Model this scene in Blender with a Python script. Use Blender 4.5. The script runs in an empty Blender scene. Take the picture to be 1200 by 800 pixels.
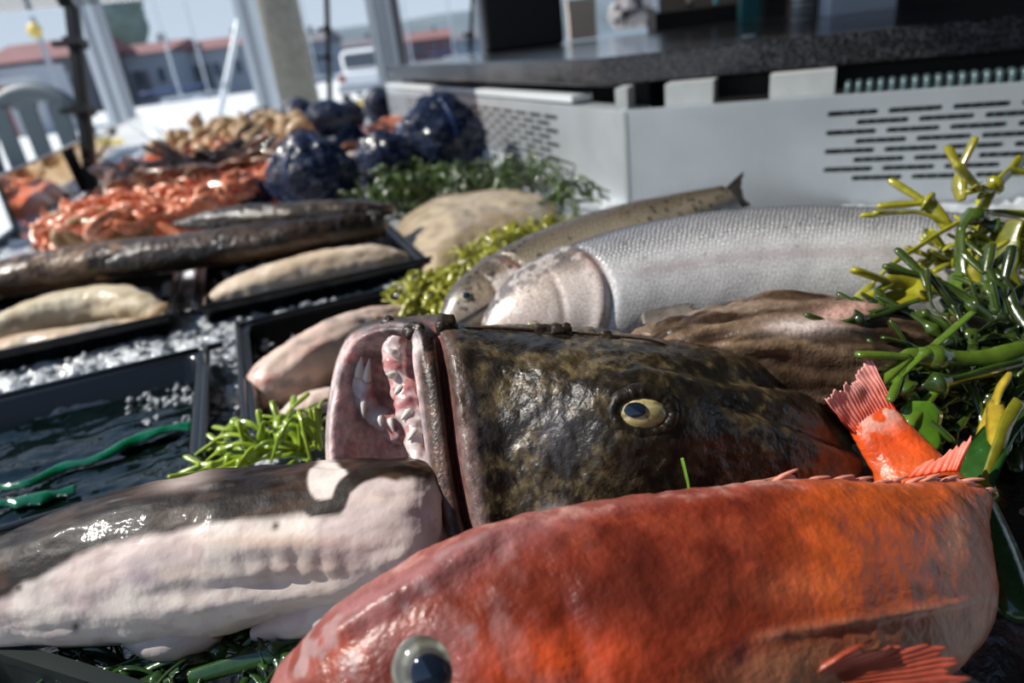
import bpy, math, random
import numpy as np
from mathutils import Vector, Matrix

# ------------------------------------------------------------------ camera
random.seed(7); rng = np.random.default_rng(11)
PITCH, YAW, ROLL, FPX, CH = 24.0, 19.0, 7.0, 796.0, 0.32
_p, _y, _r = (math.radians(a) for a in (PITCH, YAW, ROLL))
CF = np.array([math.sin(_y)*math.cos(_p), math.cos(_y)*math.cos(_p), -math.sin(_p)])
_R0 = np.array([math.cos(_y), -math.sin(_y), 0.0]); _U0 = np.cross(_R0, CF)
CR = _R0*math.cos(_r) - _U0*math.sin(_r); CU = np.cross(CR, CF)
CC = np.array([0.0, 0.0, CH])
scene = bpy.context.scene
COL = scene.collection
cd = bpy.data.cameras.new('camera'); cam = bpy.data.objects.new('camera', cd); COL.objects.link(cam)
cam.matrix_world = Matrix(((CR[0], CU[0], -CF[0], CC[0]), (CR[1], CU[1], -CF[1], CC[1]), (CR[2], CU[2], -CF[2], CC[2]), (0, 0, 0, 1)))
cd.sensor_width = 36.0; cd.lens = FPX/1200.0*36.0; cd.clip_start = 0.01; cd.clip_end = 2000
cd.dof.use_dof = True; cd.dof.focus_distance = 0.40; cd.dof.aperture_fstop = 5.0
scene.camera = cam

# ------------------------------------------------------------------ world, sun, exposure
world = bpy.data.worlds.new('World'); scene.world = world; world.use_nodes = True
wn = world.node_tree.nodes; wl = world.node_tree.links
bg = wn['Background']
geo = wn.new('ShaderNodeTexCoord'); sep = wn.new('ShaderNodeSeparateXYZ'); wl.new(geo.outputs['Generated'], sep.inputs[0])
ramp = wn.new('ShaderNodeValToRGB'); ramp.color_ramp.elements[0].position = 0.0; ramp.color_ramp.elements[0].color = (0.70, 0.82, 0.95, 1); ramp.color_ramp.elements[1].position = 0.7; ramp.color_ramp.elements[1].color = (0.20, 0.36, 0.66, 1)
wl.new(sep.outputs[2], ramp.inputs[0]); wl.new(ramp.outputs[0], bg.inputs[0]); bg.inputs[1].default_value = 0.85
SUN_DIR = np.array([-0.65, 0.29, 0.70]); SUN_DIR /= np.linalg.norm(SUN_DIR)
sl = bpy.data.lights.new('sun', 'SUN'); sl.energy = 6.0; sl.angle = math.radians(0.6); sl.color = (1.0, 0.95, 0.87)
so = bpy.data.objects.new('sun', sl); COL.objects.link(so)
so.rotation_euler = Vector(SUN_DIR.tolist()).to_track_quat('Z', 'Y').to_euler()
vs = scene.view_settings
vs.view_transform = 'Standard'; vs.look = 'None'; vs.gamma = 1.0; vs.exposure = 0.0; vs.use_curve_mapping = False

# ------------------------------------------------------------------ helpers
def ray(x, y): return CF + CR*((x-600)/FPX) - CU*((y-400)/FPX)
def at(x, y, z=None, d=None, X=None, Y=None):
    r = ray(x, y)
    if d is not None: return CC + r*d
    if X is not None: return CC + r*(X/r[0])
    if Y is not None: return CC + r*(Y/r[1])
    return CC + r*((z-CH)/r[2])
def A(x, y, d): return at(x, y, d=d)
def proj(V):
    v = np.asarray(V) - CC; d = v @ CF
    return 600 + FPX*(v @ CR)/d, 400 - FPX*(v @ CU)/d
def S(r, g, b):
    f = lambda c: (c/12.92 if c <= 0.04045 else ((c+0.055)/1.055)**2.4)
    return np.array([f(r/255.), f(g/255.), f(b/255.)])
def unit(v): v = np.asarray(v, float); return v/np.linalg.norm(v)
def _hash(ix, iy, iz):
    h = (ix*374761393 + iy*668265263 + iz*1274126177) & 0xffffffff
    h = ((h ^ (h >> 13))*1274126177) & 0xffffffff
    return ((h ^ (h >> 16)) & 0xffffff)/float(0xffffff)
def vnoise(P):
    P = np.asarray(P, float); i = np.floor(P).astype(np.int64); f = P-i; f = f*f*(3-2*f)
    r = 0
    for dx in (0, 1):
        for dy in (0, 1):
            for dz in (0, 1):
                w = (f[..., 0] if dx else 1-f[..., 0])*(f[..., 1] if dy else 1-f[..., 1])*(f[..., 2] if dz else 1-f[..., 2])
                r = r + w*_hash(i[..., 0]+dx, i[..., 1]+dy, i[..., 2]+dz)
    return r
def fbm(P, o=4):
    P = np.asarray(P, float); a = 0.5; r = 0; t = 0
    for k in range(o):
        r = r + a*vnoise(P*(2**k) + 17.3*k); t += a; a *= 0.5
    return r/t
def sm(a, b, x): t = np.clip((x-a)/(b-a), 0, 1); return t*t*(3-2*t)
def mixc(c, w, k): return c*(1-w[..., None]) + np.asarray(k)*w[..., None]
def cr(V, n):
    V = np.asarray(V, float); s = len(V); t = np.linspace(0, s-1, n); i = np.clip(np.floor(t).astype(int), 0, s-2); f = (t-i)
    f = f.reshape((-1,)+(1,)*(V.ndim-1))
    p0, p1, p2, p3 = V[np.maximum(i-1, 0)], V[i], V[i+1], V[np.minimum(i+2, s-1)]
    return 0.5*((2*p1)+(-p0+p2)*f+(2*p0-5*p1+4*p2-p3)*f*f+(-p0+3*p1-3*p2+p3)*f**3)
def cr_closed(V, n):                                   # V (s, k): closed loop -> n samples
    V = np.asarray(V, float); s = len(V); t = np.arange(n)*s/n; i = np.floor(t).astype(int); f = (t-i)[:, None]
    p0, p1, p2, p3 = V[(i-1) % s], V[i % s], V[(i+1) % s], V[(i+2) % s]
    return 0.5*((2*p1)+(-p0+p2)*f+(2*p0-5*p1+4*p2-p3)*f*f+(-p0+3*p1-3*p2+p3)*f**3)
def link(o, parent=None):
    COL.objects.link(o)
    if parent is not None: o.parent = parent
    return o
def mk(name, V, F, mat, parent=None, col=None, uv=None, smooth=True):
    me = bpy.data.meshes.new(name)
    V = np.asarray(V, float)
    if parent is not None and parent.type == 'EMPTY': V = V - np.array(parent.location)
    elif parent is not None and parent.parent is not None: V = V - np.array(parent.parent.location) - np.array(parent.location)
    elif parent is not None: V = V - np.array(parent.location)
    me.from_pydata(V.tolist(), [], F if isinstance(F, list) else F.tolist())
    if smooth: me.polygons.foreach_set('use_smooth', [True]*len(me.polygons))
    if col is not None:
        a = me.color_attributes.new('Col', 'FLOAT_COLOR', 'POINT')
        c = np.ones((len(V), 4)); c[:, :3] = np.clip(np.asarray(col).reshape(-1, 3), 0, 1); a.data.foreach_set('color', c.ravel())
    if uv is not None:
        l = me.uv_layers.new(name='UVMap'); vi = np.empty(len(me.loops), int); me.loops.foreach_get('vertex_index', vi)
        l.data.foreach_set('uv', np.asarray(uv).reshape(-1, 2)[vi].ravel())
    if mat is not None: me.materials.append(mat)
    me.update()
    return link(bpy.data.objects.new(name, me), parent)
def empty(name, loc):
    o = bpy.data.objects.new(name, None); o.location = [float(a) for a in loc]; o.empty_display_size = 0.02; COL.objects.link(o); return o
def tag(o, label, cat, group=None, kind=None):
    o['label'] = label; o['category'] = cat
    if group: o['group'] = group
    if kind: o['kind'] = kind
    return o
def grid_faces(nu, nv, closed=True, off=0):
    i = np.arange(nu-1)[:, None]*nv; j = np.arange(nv if closed else nv-1)[None, :]; k = (j+1) % nv
    return (np.stack([i+j, i+k, i+nv+k, i+nv+j], -1).reshape(-1, 4) + off).tolist()
def capped(G):
    """grid (nu,nv,3) closed around v -> verts, faces with end fans"""
    nu, nv, _ = G.shape; V = np.vstack([G.reshape(-1, 3), G[0].mean(0), G[-1].mean(0)]); F = grid_faces(nu, nv)
    a, b = nu*nv, nu*nv+1
    F += [[a, (j+1) % nv, j] for j in range(nv)] + [[b, (nu-1)*nv+j, (nu-1)*nv+(j+1) % nv] for j in range(nv)]
    return V, F
def gnormal(G):
    du = np.gradient(G, axis=0); dv = np.roll(G, -1, 1)-np.roll(G, 1, 1); n = np.cross(du, dv); l = np.linalg.norm(n, axis=-1, keepdims=True)
    n = n/np.maximum(l, 1e-12)
    c = G.mean(1, keepdims=True)
    if ((G-c)*n).sum() < 0: n = -n
    return n
def spine(C, hu, hd, hw, up, nu, nv, ex=0.85):
    """tube: C (s,3) centres, hu/hd half heights towards up / down, hw half width, up (s,3) or (3,)"""
    C = np.asarray(C, float); s = len(C); up = np.broadcast_to(np.asarray(up, float), (s, 3))
    c = cr(C, nu); U = cr(up, nu); a = cr(np.stack([hu, hd, hw], -1), nu); a = np.maximum(a, 1e-4)
    T = np.gradient(c, axis=0); T /= np.linalg.norm(T, axis=1, keepdims=True)
    U = U-(U*T).sum(1, keepdims=True)*T; U /= np.linalg.norm(U, axis=1, keepdims=True); Sd = np.cross(T, U)
    th = np.linspace(0, 2*np.pi, nv, endpoint=False); sn = np.sign(np.sin(th))*np.abs(np.sin(th))**1.0; cs = np.sign(np.cos(th))*np.abs(np.cos(th))**ex
    hv = np.where(np.sin(th)[None, :] > 0, a[:, :1], a[:, 1:2])*sn[None, :]
    G = c[:, None]+U[:, None]*hv[..., None]+Sd[:, None]*(a[:, 2:3]*cs[None, :])[..., None]
    L = np.concatenate([[0], np.cumsum(np.linalg.norm(np.diff(c, axis=0), axis=1))])
    UV = np.stack([np.repeat(L[:, None], nv, 1), th[None, :]*a[:, :1].mean()*np.ones((nu, 1))], -1)
    return G, th, L, UV
def pstations(rows):
    r = np.array(rows, float); return np.array([A(x, y, d) for x, y, d in r[:, :3]]), r[:, 3:]
def tube(path, rad, nv=8, nu=None, flat=1.0, up=None):
    path = np.asarray(path, float); rad = np.asarray(rad, float)*np.ones(len(path)); nu = nu or len(path)*3
    up = np.array([0.13, 0.21, 0.97]) if up is None else up
    G, th, L, UV = spine(path, rad*flat, rad*flat, rad, up, nu, nv, 1.0); return G
def box(x0, x1, y0, y1, z0, z1):
    V = [(x, y, z) for z in (z0, z1) for y in (y0, y1) for x in (x0, x1)]
    return np.array(V, float), [[0, 2, 3, 1], [4, 5, 7, 6], [0, 1, 5, 4], [2, 6, 7, 3], [0, 4, 6, 2], [1, 3, 7, 5]]
def join(parts):
    V = []; F = []; n = 0
    for v, f in parts: V.append(np.asarray(v)); F += [[i+n for i in q] for q in f]; n += len(v)
    return np.vstack(V), F
def frame_box(o, ex, ey, ez, a0, a1, b0, b1, c0, c1):
    V, F = box(a0, a1, b0, b1, c0, c1); return np.asarray(o)+V[:, :1]*ex+V[:, 1:2]*ey+V[:, 2:]*ez, F
def bevel(o, w, seg=2):
    m = o.modifiers.new('bevel', 'BEVEL'); m.width = w; m.segments = seg; m.limit_method = 'ANGLE'; return o
def ico(sub, r=1.0):
    import bmesh
    bm = bmesh.new(); bmesh.ops.create_icosphere(bm, subdivisions=sub, radius=r); V = np.array([v.co[:] for v in bm.verts]); F = [[v.index for v in f.verts] for f in bm.faces]; bm.free(); return V, F
def lathe(prof, n=16):
    th = np.linspace(0, 2*np.pi, n, endpoint=False); p = np.array(prof, float)
    G = np.stack([p[:, :1]*np.cos(th), p[:, :1]*np.sin(th), np.repeat(p[:, 1:], n, 1)], -1); return capped(G)

# ------------------------------------------------------------------ materials
def mat(name, color=(0.5, 0.5, 0.5), rough=0.5, metal=0.0, spec=0.5, coat=0.0, vc=False, var=0.0, vscale=60, bump=0.0, bscale=200, bdist=0.001, trans=0.0, ior=1.45, sss=0.0, coat_r=0.06, rvar=0.0, emit=None):
    m = bpy.data.materials.new(name); m.use_nodes = True; n = m.node_tree.nodes; l = m.node_tree.links; b = n['Principled BSDF']
    b.inputs['Roughness'].default_value = rough; b.inputs['Metallic'].default_value = metal; b.inputs['Specular IOR Level'].default_value = spec
    b.inputs['Coat Weight'].default_value = coat; b.inputs['Coat Roughness'].default_value = coat_r; b.inputs['Transmission Weight'].default_value = trans; b.inputs['IOR'].default_value = ior
    if sss: b.inputs['Subsurface Weight'].default_value = sss; b.inputs['Subsurface Radius'].default_value = (0.012, 0.006, 0.004); b.inputs['Subsurface Scale'].default_value = 0.6
    tc = n.new('ShaderNodeTexCoord')
    if vc: a = n.new('ShaderNodeAttribute'); a.attribute_name = 'Col'; src = a.outputs['Color']
    else: rgb = n.new('ShaderNodeRGB'); rgb.outputs[0].default_value = (*[float(q) for q in color], 1); src = rgb.outputs[0]
    if var:
        no = n.new('ShaderNodeTexNoise'); no.inputs['Scale'].default_value = vscale; no.inputs['Detail'].default_value = 5; l.new(tc.outputs['Object'], no.inputs['Vector'])
        mr = n.new('ShaderNodeMapRange'); mr.inputs[1].default_value = 0.3; mr.inputs[2].default_value = 0.7; mr.inputs[3].default_value = 1-var; mr.inputs[4].default_value = 1+var*0.7; l.new(no.outputs['Fac'], mr.inputs[0])
        vm = n.new('ShaderNodeVectorMath'); vm.operation = 'SCALE'; l.new(src, vm.inputs[0]); l.new(mr.outputs[0], vm.inputs['Scale']); src = vm.outputs[0]
    l.new(src, b.inputs['Base Color'])
    if rvar:
        n2 = n.new('ShaderNodeTexNoise'); n2.inputs['Scale'].default_value = vscale*0.6; l.new(tc.outputs['Object'], n2.inputs['Vector'])
        m2 = n.new('ShaderNodeMapRange'); m2.inputs[3].default_value = max(0.02, rough-rvar); m2.inputs[4].default_value = rough+rvar; l.new(n2.outputs['Fac'], m2.inputs[0]); l.new(m2.outputs[0], b.inputs['Roughness'])
    if bump:
        n3 = n.new('ShaderNodeTexNoise'); n3.inputs['Scale'].default_value = bscale; n3.inputs['Detail'].default_value = 4; l.new(tc.outputs['Object'], n3.inputs['Vector'])
        bn = n.new('ShaderNodeBump'); bn.inputs['Strength'].default_value = bump; bn.inputs['Distance'].default_value = bdist; l.new(n3.outputs['Fac'], bn.inputs['Height']); l.new(bn.outputs[0], b.inputs['Normal']); l.new(bn.outputs[0], b.inputs['Coat Normal'])
    if emit: b.inputs['Emission Color'].default_value = (*emit, 1)
    return m
M = {}
M['redfish'] = mat('redfish_skin', rough=0.4, spec=0.35, coat=0.28, vc=True, var=0.3, vscale=70, bump=0.55, bscale=330, bdist=0.0014, coat_r=0.14)
M['fin'] = mat('fin_skin', rough=0.35, coat=0.3, vc=True, var=0.15, vscale=200, bump=0.3, bscale=300)
M['monk'] = mat('monkfish_skin', rough=0.36, spec=0.3, coat=0.26, vc=True, var=0.35, vscale=190, bump=0.6, bscale=420, bdist=0.0012, coat_r=0.05, sss=0.3)
M['tooth'] = mat('tooth', S(222, 214, 206), 0.25, coat=0.5)
M['gum'] = mat('gum', rough=0.25, coat=0.8, vc=True, var=0.2, vscale=150, bump=0.4, bscale=200, sss=0.3)
M['flesh'] = mat('white_flesh', rough=0.5, spec=0.2, coat=0.2, vc=True, var=0.08, vscale=60, bump=0.4, bscale=170, bdist=0.0012, sss=0.05, coat_r=0.05)
M['eye'] = mat('eye', rough=0.08, coat=1.0, vc=True, coat_r=0.02)
M['pupil'] = mat('pupil', S(20, 28, 42), 0.05, coat=1.0, coat_r=0.02)
M['darkfish'] = mat('dark_skin', rough=0.36, spec=0.4, coat=0.35, vc=True, var=0.25, vscale=60, bump=0.8, bscale=130, bdist=0.003, coat_r=0.05)
M['tray'] = mat('black_plastic', S(9, 9, 11), 0.22, spec=0.5, coat=0.25, bump=0.1, bscale=30, bdist=0.002)
M['water'] = mat('dark_water', S(6, 16, 13), 0.05, spec=0.5, coat=0.3, bump=0.5, bscale=18, bdist=0.01, coat_r=0.02)
M['green'] = mat('green_plastic', S(0, 110, 70), 0.12, coat=1.0, trans=0.3, bump=0.4, bscale=40, bdist=0.004)
M['tealtray'] = mat('dark_teal_plastic', S(5, 22, 22), 0.55, spec=0.25)
M['ice'] = mat('ice', S(196, 202, 208), 0.14, spec=0.5, trans=0.32, ior=1.31, bump=1.0, bscale=190, bdist=0.005, var=0.15, vscale=40)
M['steel'] = mat('stainless_steel', S(196, 203, 208), 0.34, metal=0.5, var=0.10, vscale=9, rvar=0.1, bump=0.05, bscale=20)
M['steel2'] = mat('brushed_bracket', S(196, 200, 200), 0.4, metal=0.25, var=0.12, vscale=20)
M['dark'] = mat('dark_cavity', S(22, 20, 20), 0.8)
M['coil'] = mat('teal_coil', S(74, 92, 96), 0.35, metal=0.3, coat=0.2)
M['bench'] = mat('bench_steel', S(120, 124, 126), 0.4, metal=0.6)
M['glassedge'] = mat('green_glass_edge', S(20, 62, 56), 0.1, coat=1.0)
M['black'] = mat('black_metal', S(22, 24, 28), 0.4, metal=0.3)
M['blackbox'] = mat('black_plastic_bin', S(24, 22, 25), 0.5, var=0.1)
M['white'] = mat('white_aluminium', S(214, 220, 224), 0.35, metal=0.1)
M['concrete'] = mat('concrete', S(140, 136, 126), 0.85, var=0.18, vscale=14, bump=0.3, bscale=40)
M['quay'] = mat('quay_concrete', S(214, 216, 214), 0.9, var=0.05, vscale=0.6)
M['hwater'] = mat('harbour_water', S(92, 112, 126), 0.12, bump=0.4, bscale=1.2, bdist=0.2)
M['wallw'] = mat('white_wall', S(186, 188, 192), 0.8, var=0.06, vscale=0.4)
M['wallg'] = mat('grey_wall', S(168, 172, 180), 0.8, var=0.08, vscale=0.4)  # harbour walls lightened so distance haze sits in their colour
M['walld'] = mat('dark_plank_wall', S(118, 114, 118), 0.8, var=0.1, vscale=0.6)
M['roof'] = mat('hazed_red_roof', S(138, 100, 98), 0.8, var=0.12, vscale=0.8)  # red paled and greyed, harbour haze painted in
M['windowg'] = mat('window_glass', S(84, 92, 102), 0.15)
M['hill'] = mat('hazed_hill_green', S(110, 122, 128), 0.95, var=0.2, vscale=0.05)  # greyed green, far haze put into the colour
M['leaf'] = mat('hazed_leaf', S(134, 150, 138), 0.8, var=0.3, vscale=0.8)  # washed-out leaf green carries the haze in its colour
M['bark'] = mat('bark', S(70, 60, 50), 0.9)
M['boat'] = mat('boat_white', S(232, 234, 236), 0.3)
M['blue'] = mat('blue_paint', S(40, 70, 120), 0.4)
M['red'] = mat('red_paint', S(150, 62, 52), 0.5)
M['yellow'] = mat('yellow_paint', S(214, 188, 96), 0.5)
M['tyre'] = mat('tyre', S(24, 24, 26), 0.7)
M['chair'] = mat('grey_chair', S(98, 110, 116), 0.5)
M['teal'] = mat('teal_plastic', S(60, 120, 124), 0.4)
M['cyan'] = mat('cyan_label', S(96, 196, 206), 0.4)
M['paper'] = mat('white_card', S(206, 212, 226), 0.6)
M['beige'] = mat('beige_card', S(206, 190, 172), 0.7)
M['brownwall'] = mat('dark_stall_wall', S(36, 30, 28), 0.8, var=0.2, vscale=4)
M['shrimp'] = mat('shrimp_shell', rough=0.35, coat=0.5, vc=True, var=0.12, vscale=60)
M['shell'] = mat('whelk_shell', S(184, 152, 110), 0.5, coat=0.3, var=0.35, vscale=40, bump=0.5, bscale=90)
M['lango'] = mat('langoustine_shell', S(134, 98, 74), 0.35, coat=0.5, var=0.4, vscale=45)
M['mussel'] = mat('mussel_shells', rough=0.25, coat=0.6, vc=True, var=0.3, vscale=60, bump=0.4, bscale=70, bdist=0.004)
M['net'] = mat('blue_net', S(20, 52, 104), 0.45)
M['weed'] = mat('seaweed', rough=0.22, coat=0.8, vc=True, var=0.25, vscale=140, bump=0.25, bscale=160, coat_r=0.05, sss=0.0)
M['ray'] = mat('skate_skin', rough=0.35, coat=0.35, vc=True, var=0.1, vscale=50, bump=0.4, bscale=90, bdist=0.002)
# granite: speckled
def granite():
    m = mat('black_granite', S(26, 26, 30), 0.22, coat=0.3); n = m.node_tree.nodes; l = m.node_tree.links; b = n['Principled BSDF']
    tc = n.new('ShaderNodeTexCoord'); v = n.new('ShaderNodeTexNoise'); v.inputs['Scale'].default_value = 190; v.inputs['Detail'].default_value = 3; l.new(tc.outputs['Object'], v.inputs['Vector'])
    r = n.new('ShaderNodeValToRGB'); r.color_ramp.elements[0].position = 0.48; r.color_ramp.elements[0].color = (*S(20, 20, 23), 1); r.color_ramp.elements[1].position = 0.68; r.color_ramp.elements[1].color = (*S(78, 80, 86), 1)
    l.new(v.outputs['Fac'], r.inputs[0]); l.new(r.outputs[0], b.inputs['Base Color']); return m
M['granite'] = granite()
M['canvas'] = mat('dark_canvas', S(58, 60, 62), 0.9, var=0.1, vscale=3)
def salmon_mat():
    m = mat('salmon_skin', rough=0.28, metal=0.12, spec=0.6, coat=0.5, vc=True, coat_r=0.1); n = m.node_tree.nodes; l = m.node_tree.links; b = n['Principled BSDF']
    uv = n.new('ShaderNodeUVMap'); uv.uv_map = 'UVMap'; 
    nz = n.new('ShaderNodeTexNoise'); nz.inputs['Scale'].default_value = 90; l.new(uv.outputs[0], nz.inputs['Vector'])
    ad = n.new('ShaderNodeVectorMath'); ad.operation = 'MULTIPLY_ADD'; ad.inputs[1].default_value = (0.006, 0.006, 0); l.new(nz.outputs['Color'], ad.inputs[0]); l.new(uv.outputs[0], ad.inputs[2])
    acc = None
    for ang in (90, 210, 330):                                              # three crossed waves give a hexagonal field of scales
        kx, ky = 2*math.pi/0.0040*math.cos(math.radians(ang)), 2*math.pi/0.0034*math.sin(math.radians(ang))
        dt = n.new('ShaderNodeVectorMath'); dt.operation = 'DOT_PRODUCT'; dt.inputs[1].default_value = (kx, ky, 0); l.new(ad.outputs[0], dt.inputs[0])
        co = n.new('ShaderNodeMath'); co.operation = 'COSINE'; l.new(dt.outputs['Value'], co.inputs[0])
        if acc is None: acc = co.outputs[0]
        else: sm_ = n.new('ShaderNodeMath'); l.new(acc, sm_.inputs[0]); l.new(co.outputs[0], sm_.inputs[1]); acc = sm_.outputs[0]
    v = n.new('ShaderNodeMapRange'); v.inputs[1].default_value = 3.0; v.inputs[2].default_value = -1.5; l.new(acc, v.inputs[0])
    at_ = n.new('ShaderNodeAttribute'); at_.attribute_name = 'Col'; sc = n.new('ShaderNodeAttribute'); sc.attribute_name = 'scale_amt'
    mr = n.new('ShaderNodeMapRange'); mr.inputs[1].default_value = 0.35; mr.inputs[2].default_value = 0.95; mr.inputs[3].default_value = 1.22; mr.inputs[4].default_value = 0.5; l.new(v.outputs[0], mr.inputs[0])
    mx = n.new('ShaderNodeMix'); mx.data_type = 'FLOAT'; mx.inputs[2].default_value = 1.0; l.new(sc.outputs['Fac'], mx.inputs[0]); l.new(mr.outputs[0], mx.inputs[3])
    vm = n.new('ShaderNodeVectorMath'); vm.operation = 'SCALE'; l.new(at_.outputs['Color'], vm.inputs[0]); 
    n5 = n.new('ShaderNodeTexNoise'); n5.inputs['Scale'].default_value = 420; n5.inputs['Detail'].default_value = 3; l.new(uv.outputs[0], n5.inputs['Vector']); m5 = n.new('ShaderNodeMapRange'); m5.inputs[1].default_value = 0.35; m5.inputs[2].default_value = 0.65; m5.inputs[3].default_value = 0.78; m5.inputs[4].default_value = 1.15; l.new(n5.outputs['Fac'], m5.inputs[0])
    m6 = n.new('ShaderNodeMath'); m6.operation = 'MULTIPLY'; l.new(mx.outputs[0], m6.inputs[0]); l.new(m5.outputs[0], m6.inputs[1]); m7 = n.new('ShaderNodeMapRange'); m7.inputs[1].default_value = 0.3; m7.inputs[2].default_value = 0.7; m7.inputs[3].default_value = 0.16; m7.inputs[4].default_value = 0.5; l.new(n5.outputs['Fac'], m7.inputs[0]); l.new(m7.outputs[0], b.inputs['Roughness'])
    l.new(m6.outputs[0], vm.inputs['Scale']); l.new(vm.outputs[0], b.inputs['Base Color'])
    bp = n.new('ShaderNodeBump'); bp.inputs['Distance'].default_value = 0.0012; bp.invert = True; l.new(v.outputs[0], bp.inputs['Height'])
    mu = n.new('ShaderNodeMath'); mu.operation = 'MULTIPLY'; mu.inputs[1].default_value = 0.75; l.new(sc.outputs['Fac'], mu.inputs[0]); l.new(mu.outputs[0], bp.inputs['Strength']); l.new(bp.outputs[0], b.inputs['Normal']); l.new(bp.outputs[0], b.inputs['Coat Normal'])
    return m
M['salmon'] = salmon_mat()
def glass():
    m = bpy.data.materials.new('clear_glass'); m.use_nodes = True; n = m.node_tree.nodes; l = m.node_tree.links; o = n['Material Output']; n.remove(n['Principled BSDF'])
    t = n.new('ShaderNodeBsdfTransparent'); t.inputs[0].default_value = (0.86, 0.92, 0.91, 1); g = n.new('ShaderNodeBsdfGlossy'); g.inputs['Roughness'].default_value = 0.03
    fr = n.new('ShaderNodeFresnel'); fr.inputs[0].default_value = 1.5; mx = n.new('ShaderNodeMixShader'); l.new(fr.outputs[0], mx.inputs[0]); l.new(t.outputs[0], mx.inputs[1]); l.new(g.outputs[0], mx.inputs[2]); l.new(mx.outputs[0], o.inputs[0]); return m
M['glass'] = glass()
def struct(o, label=None, cat=None):
    o['kind'] = 'structure'
    if label: o['label'] = label
    if cat: o['category'] = cat
    return o

# ------------------------------------------------------------------ setting: quay, water, hills, stall wall
GZ = -0.95
V, F = box(-120, 60, -20, 46, GZ-0.5, GZ); struct(mk('ground', V, F, M['quay'], smooth=False), 'pale sunlit concrete quay around the stall', 'ground')
V, F = box(-400, 400, 46, 500, GZ-2.0, GZ-0.9); struct(mk('harbour_water', V, F, M['hwater'], smooth=False), 'grey harbour water beyond the quay edge', 'water')
n = 80; xs = np.linspace(-420, 420, n); prof = 10+16*fbm(np.stack([xs*0.012, xs*0, xs*0], -1), 3)*sm(-420, -100, xs)
G = np.stack([np.stack([xs, 300+0*xs, GZ-2+0*xs], -1), np.stack([xs, 330+0*xs, prof*0.7], -1), np.stack([xs, 380+0*xs, prof], -1), np.stack([xs, 450+0*xs, GZ-2+0*xs], -1)])
struct(mk('hill_range', G.reshape(-1, 3), grid_faces(4, n, False), M['hill']), 'low hazy hills across the harbour', 'hill')

# ------------------------------------------------------------------ display bench and ice
BX0, BX1, BY0, BY1 = -0.62, 0.70, -0.02, 4.75
TRAYS = [(-0.56, -0.10, 0.56, 0.865), (-0.062, 0.165, 0.60, 0.925), (-0.122, 0.228, 1.035, 1.36), (-0.56, -0.150, 1.035, 1.36)]
bench = empty('display_bench', (0.3, 2.3, GZ))
V, F = box(BX0, BX1, BY0, BY1, -0.16, -0.09); mk('bench_pan', V, F, M['bench'], bench, smooth=False)
tri = [(BX1, BY0), (1.90, BY0), (BX1, 1.165)]; V = np.array([(x, y, z) for z in (-0.16, -0.09) for x, y in tri]); mk('bench_pan', V, [[2, 1, 0], [3, 4, 5], [0, 1, 4, 3], [1, 2, 5, 4], [2, 0, 3, 5]], M['bench'], bench, smooth=False)
V, F = box(BX0-0.012, BX0, BY0, BY1, -0.2, 0.0); mk('side_rail', V, F, M['bench'], bench, smooth=False)
V, F = box(BX0-0.012, 1.9, BY0-0.012, BY0, -0.2, 0.0); mk('front_rail', V, F, M['bench'], bench, smooth=False)
for lx, ly in ((-0.55, 0.05), (0.6, 0.05), (-0.55, 4.6), (0.6, 4.6), (-0.55, 2.3), (0.6, 2.3), (1.7, 0.03)):
    V, F = box(lx-0.025, lx+0.025, ly-0.025, ly+0.025, GZ, -0.16); mk('leg', V, F, M['bench'], bench, smooth=False)
tag(bench, 'long stainless steel display bench filled with crushed ice', 'display bench')
def in_tray(x, y, m=0.012):
    w = np.zeros_like(x)
    for a, b, c, d in TRAYS: w = np.maximum(w, sm(m*1.2, m*2.2, np.minimum.reduce([x-a, b-x, y-c, d-y])))
    return w
def ice_patch(x0, x1, y0, y1, st):
    nx, ny = int((x1-x0)/st)+1, int((y1-y0)/st)+1
    X, Y = np.meshgrid(np.linspace(x0, x1, nx), np.linspace(y0, y1, ny), indexing='ij')
    Q = np.stack([X, Y, X*0], -1)
    Z = -0.020+0.014*fbm(Q*40, 3)+0.010*vnoise(Q*95+5)+0.006*vnoise(Q*200)-0.012
    Z = Z-0.075*in_tray(X, Y)*1.0
    return np.stack([X, Y, Z], -1).reshape(-1, 3), grid_faces(nx, ny, False)
parts = [ice_patch(-0.61, 0.69, 0.0, 1.5, 0.0052), ice_patch(-0.61, 0.69, 1.5, 4.74, 0.02), ice_patch(0.69, 1.85, 0.0, 0.9, 0.012)]
v3, f3 = parts[2]; c3 = v3[np.array(f3)].mean(1); nn3 = np.array([0.6996, 0.7146]); ok3 = ((c3[:, :2]-np.array([0.69, 1.19]))@nn3) < -0.012; parts[2] = (v3, [q for q, k_ in zip(f3, ok3) if k_])
V, F = join(parts); tag(mk('crushed_ice', V, F, M['ice']), 'bed of crushed ice under the trays and fish', 'ice', kind='stuff')
# loose lumps of ice along the strips between trays
pr = []
IV, IF = ico(2)
for k in range(520):
    if k < 260: x, y = rng.uniform(-0.6, 0.24), rng.uniform(0.875, 1.03)
    elif k < 400: x, y = rng.uniform(-0.10, -0.06), rng.uniform(0.55, 0.95)
    else: x, y = rng.uniform(0.16, 0.36), rng.uniform(0.72, 1.05)
    r = rng.uniform(0.002, 0.0065); v = IV*np.array([r*rng.uniform(.8, 1.5), r*rng.uniform(.8, 1.4), r*rng.uniform(.5, .9)]); v = v*(0.45+1.0*vnoise(IV*1.9+k))[:, None]
    pr.append((v+np.array([x, y, -0.012]), IF))
V, F = join(pr); tag(mk('ice_lumps', V, F, M['ice']), 'loose glassy ice lumps between the black trays', 'ice', kind='stuff')

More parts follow.
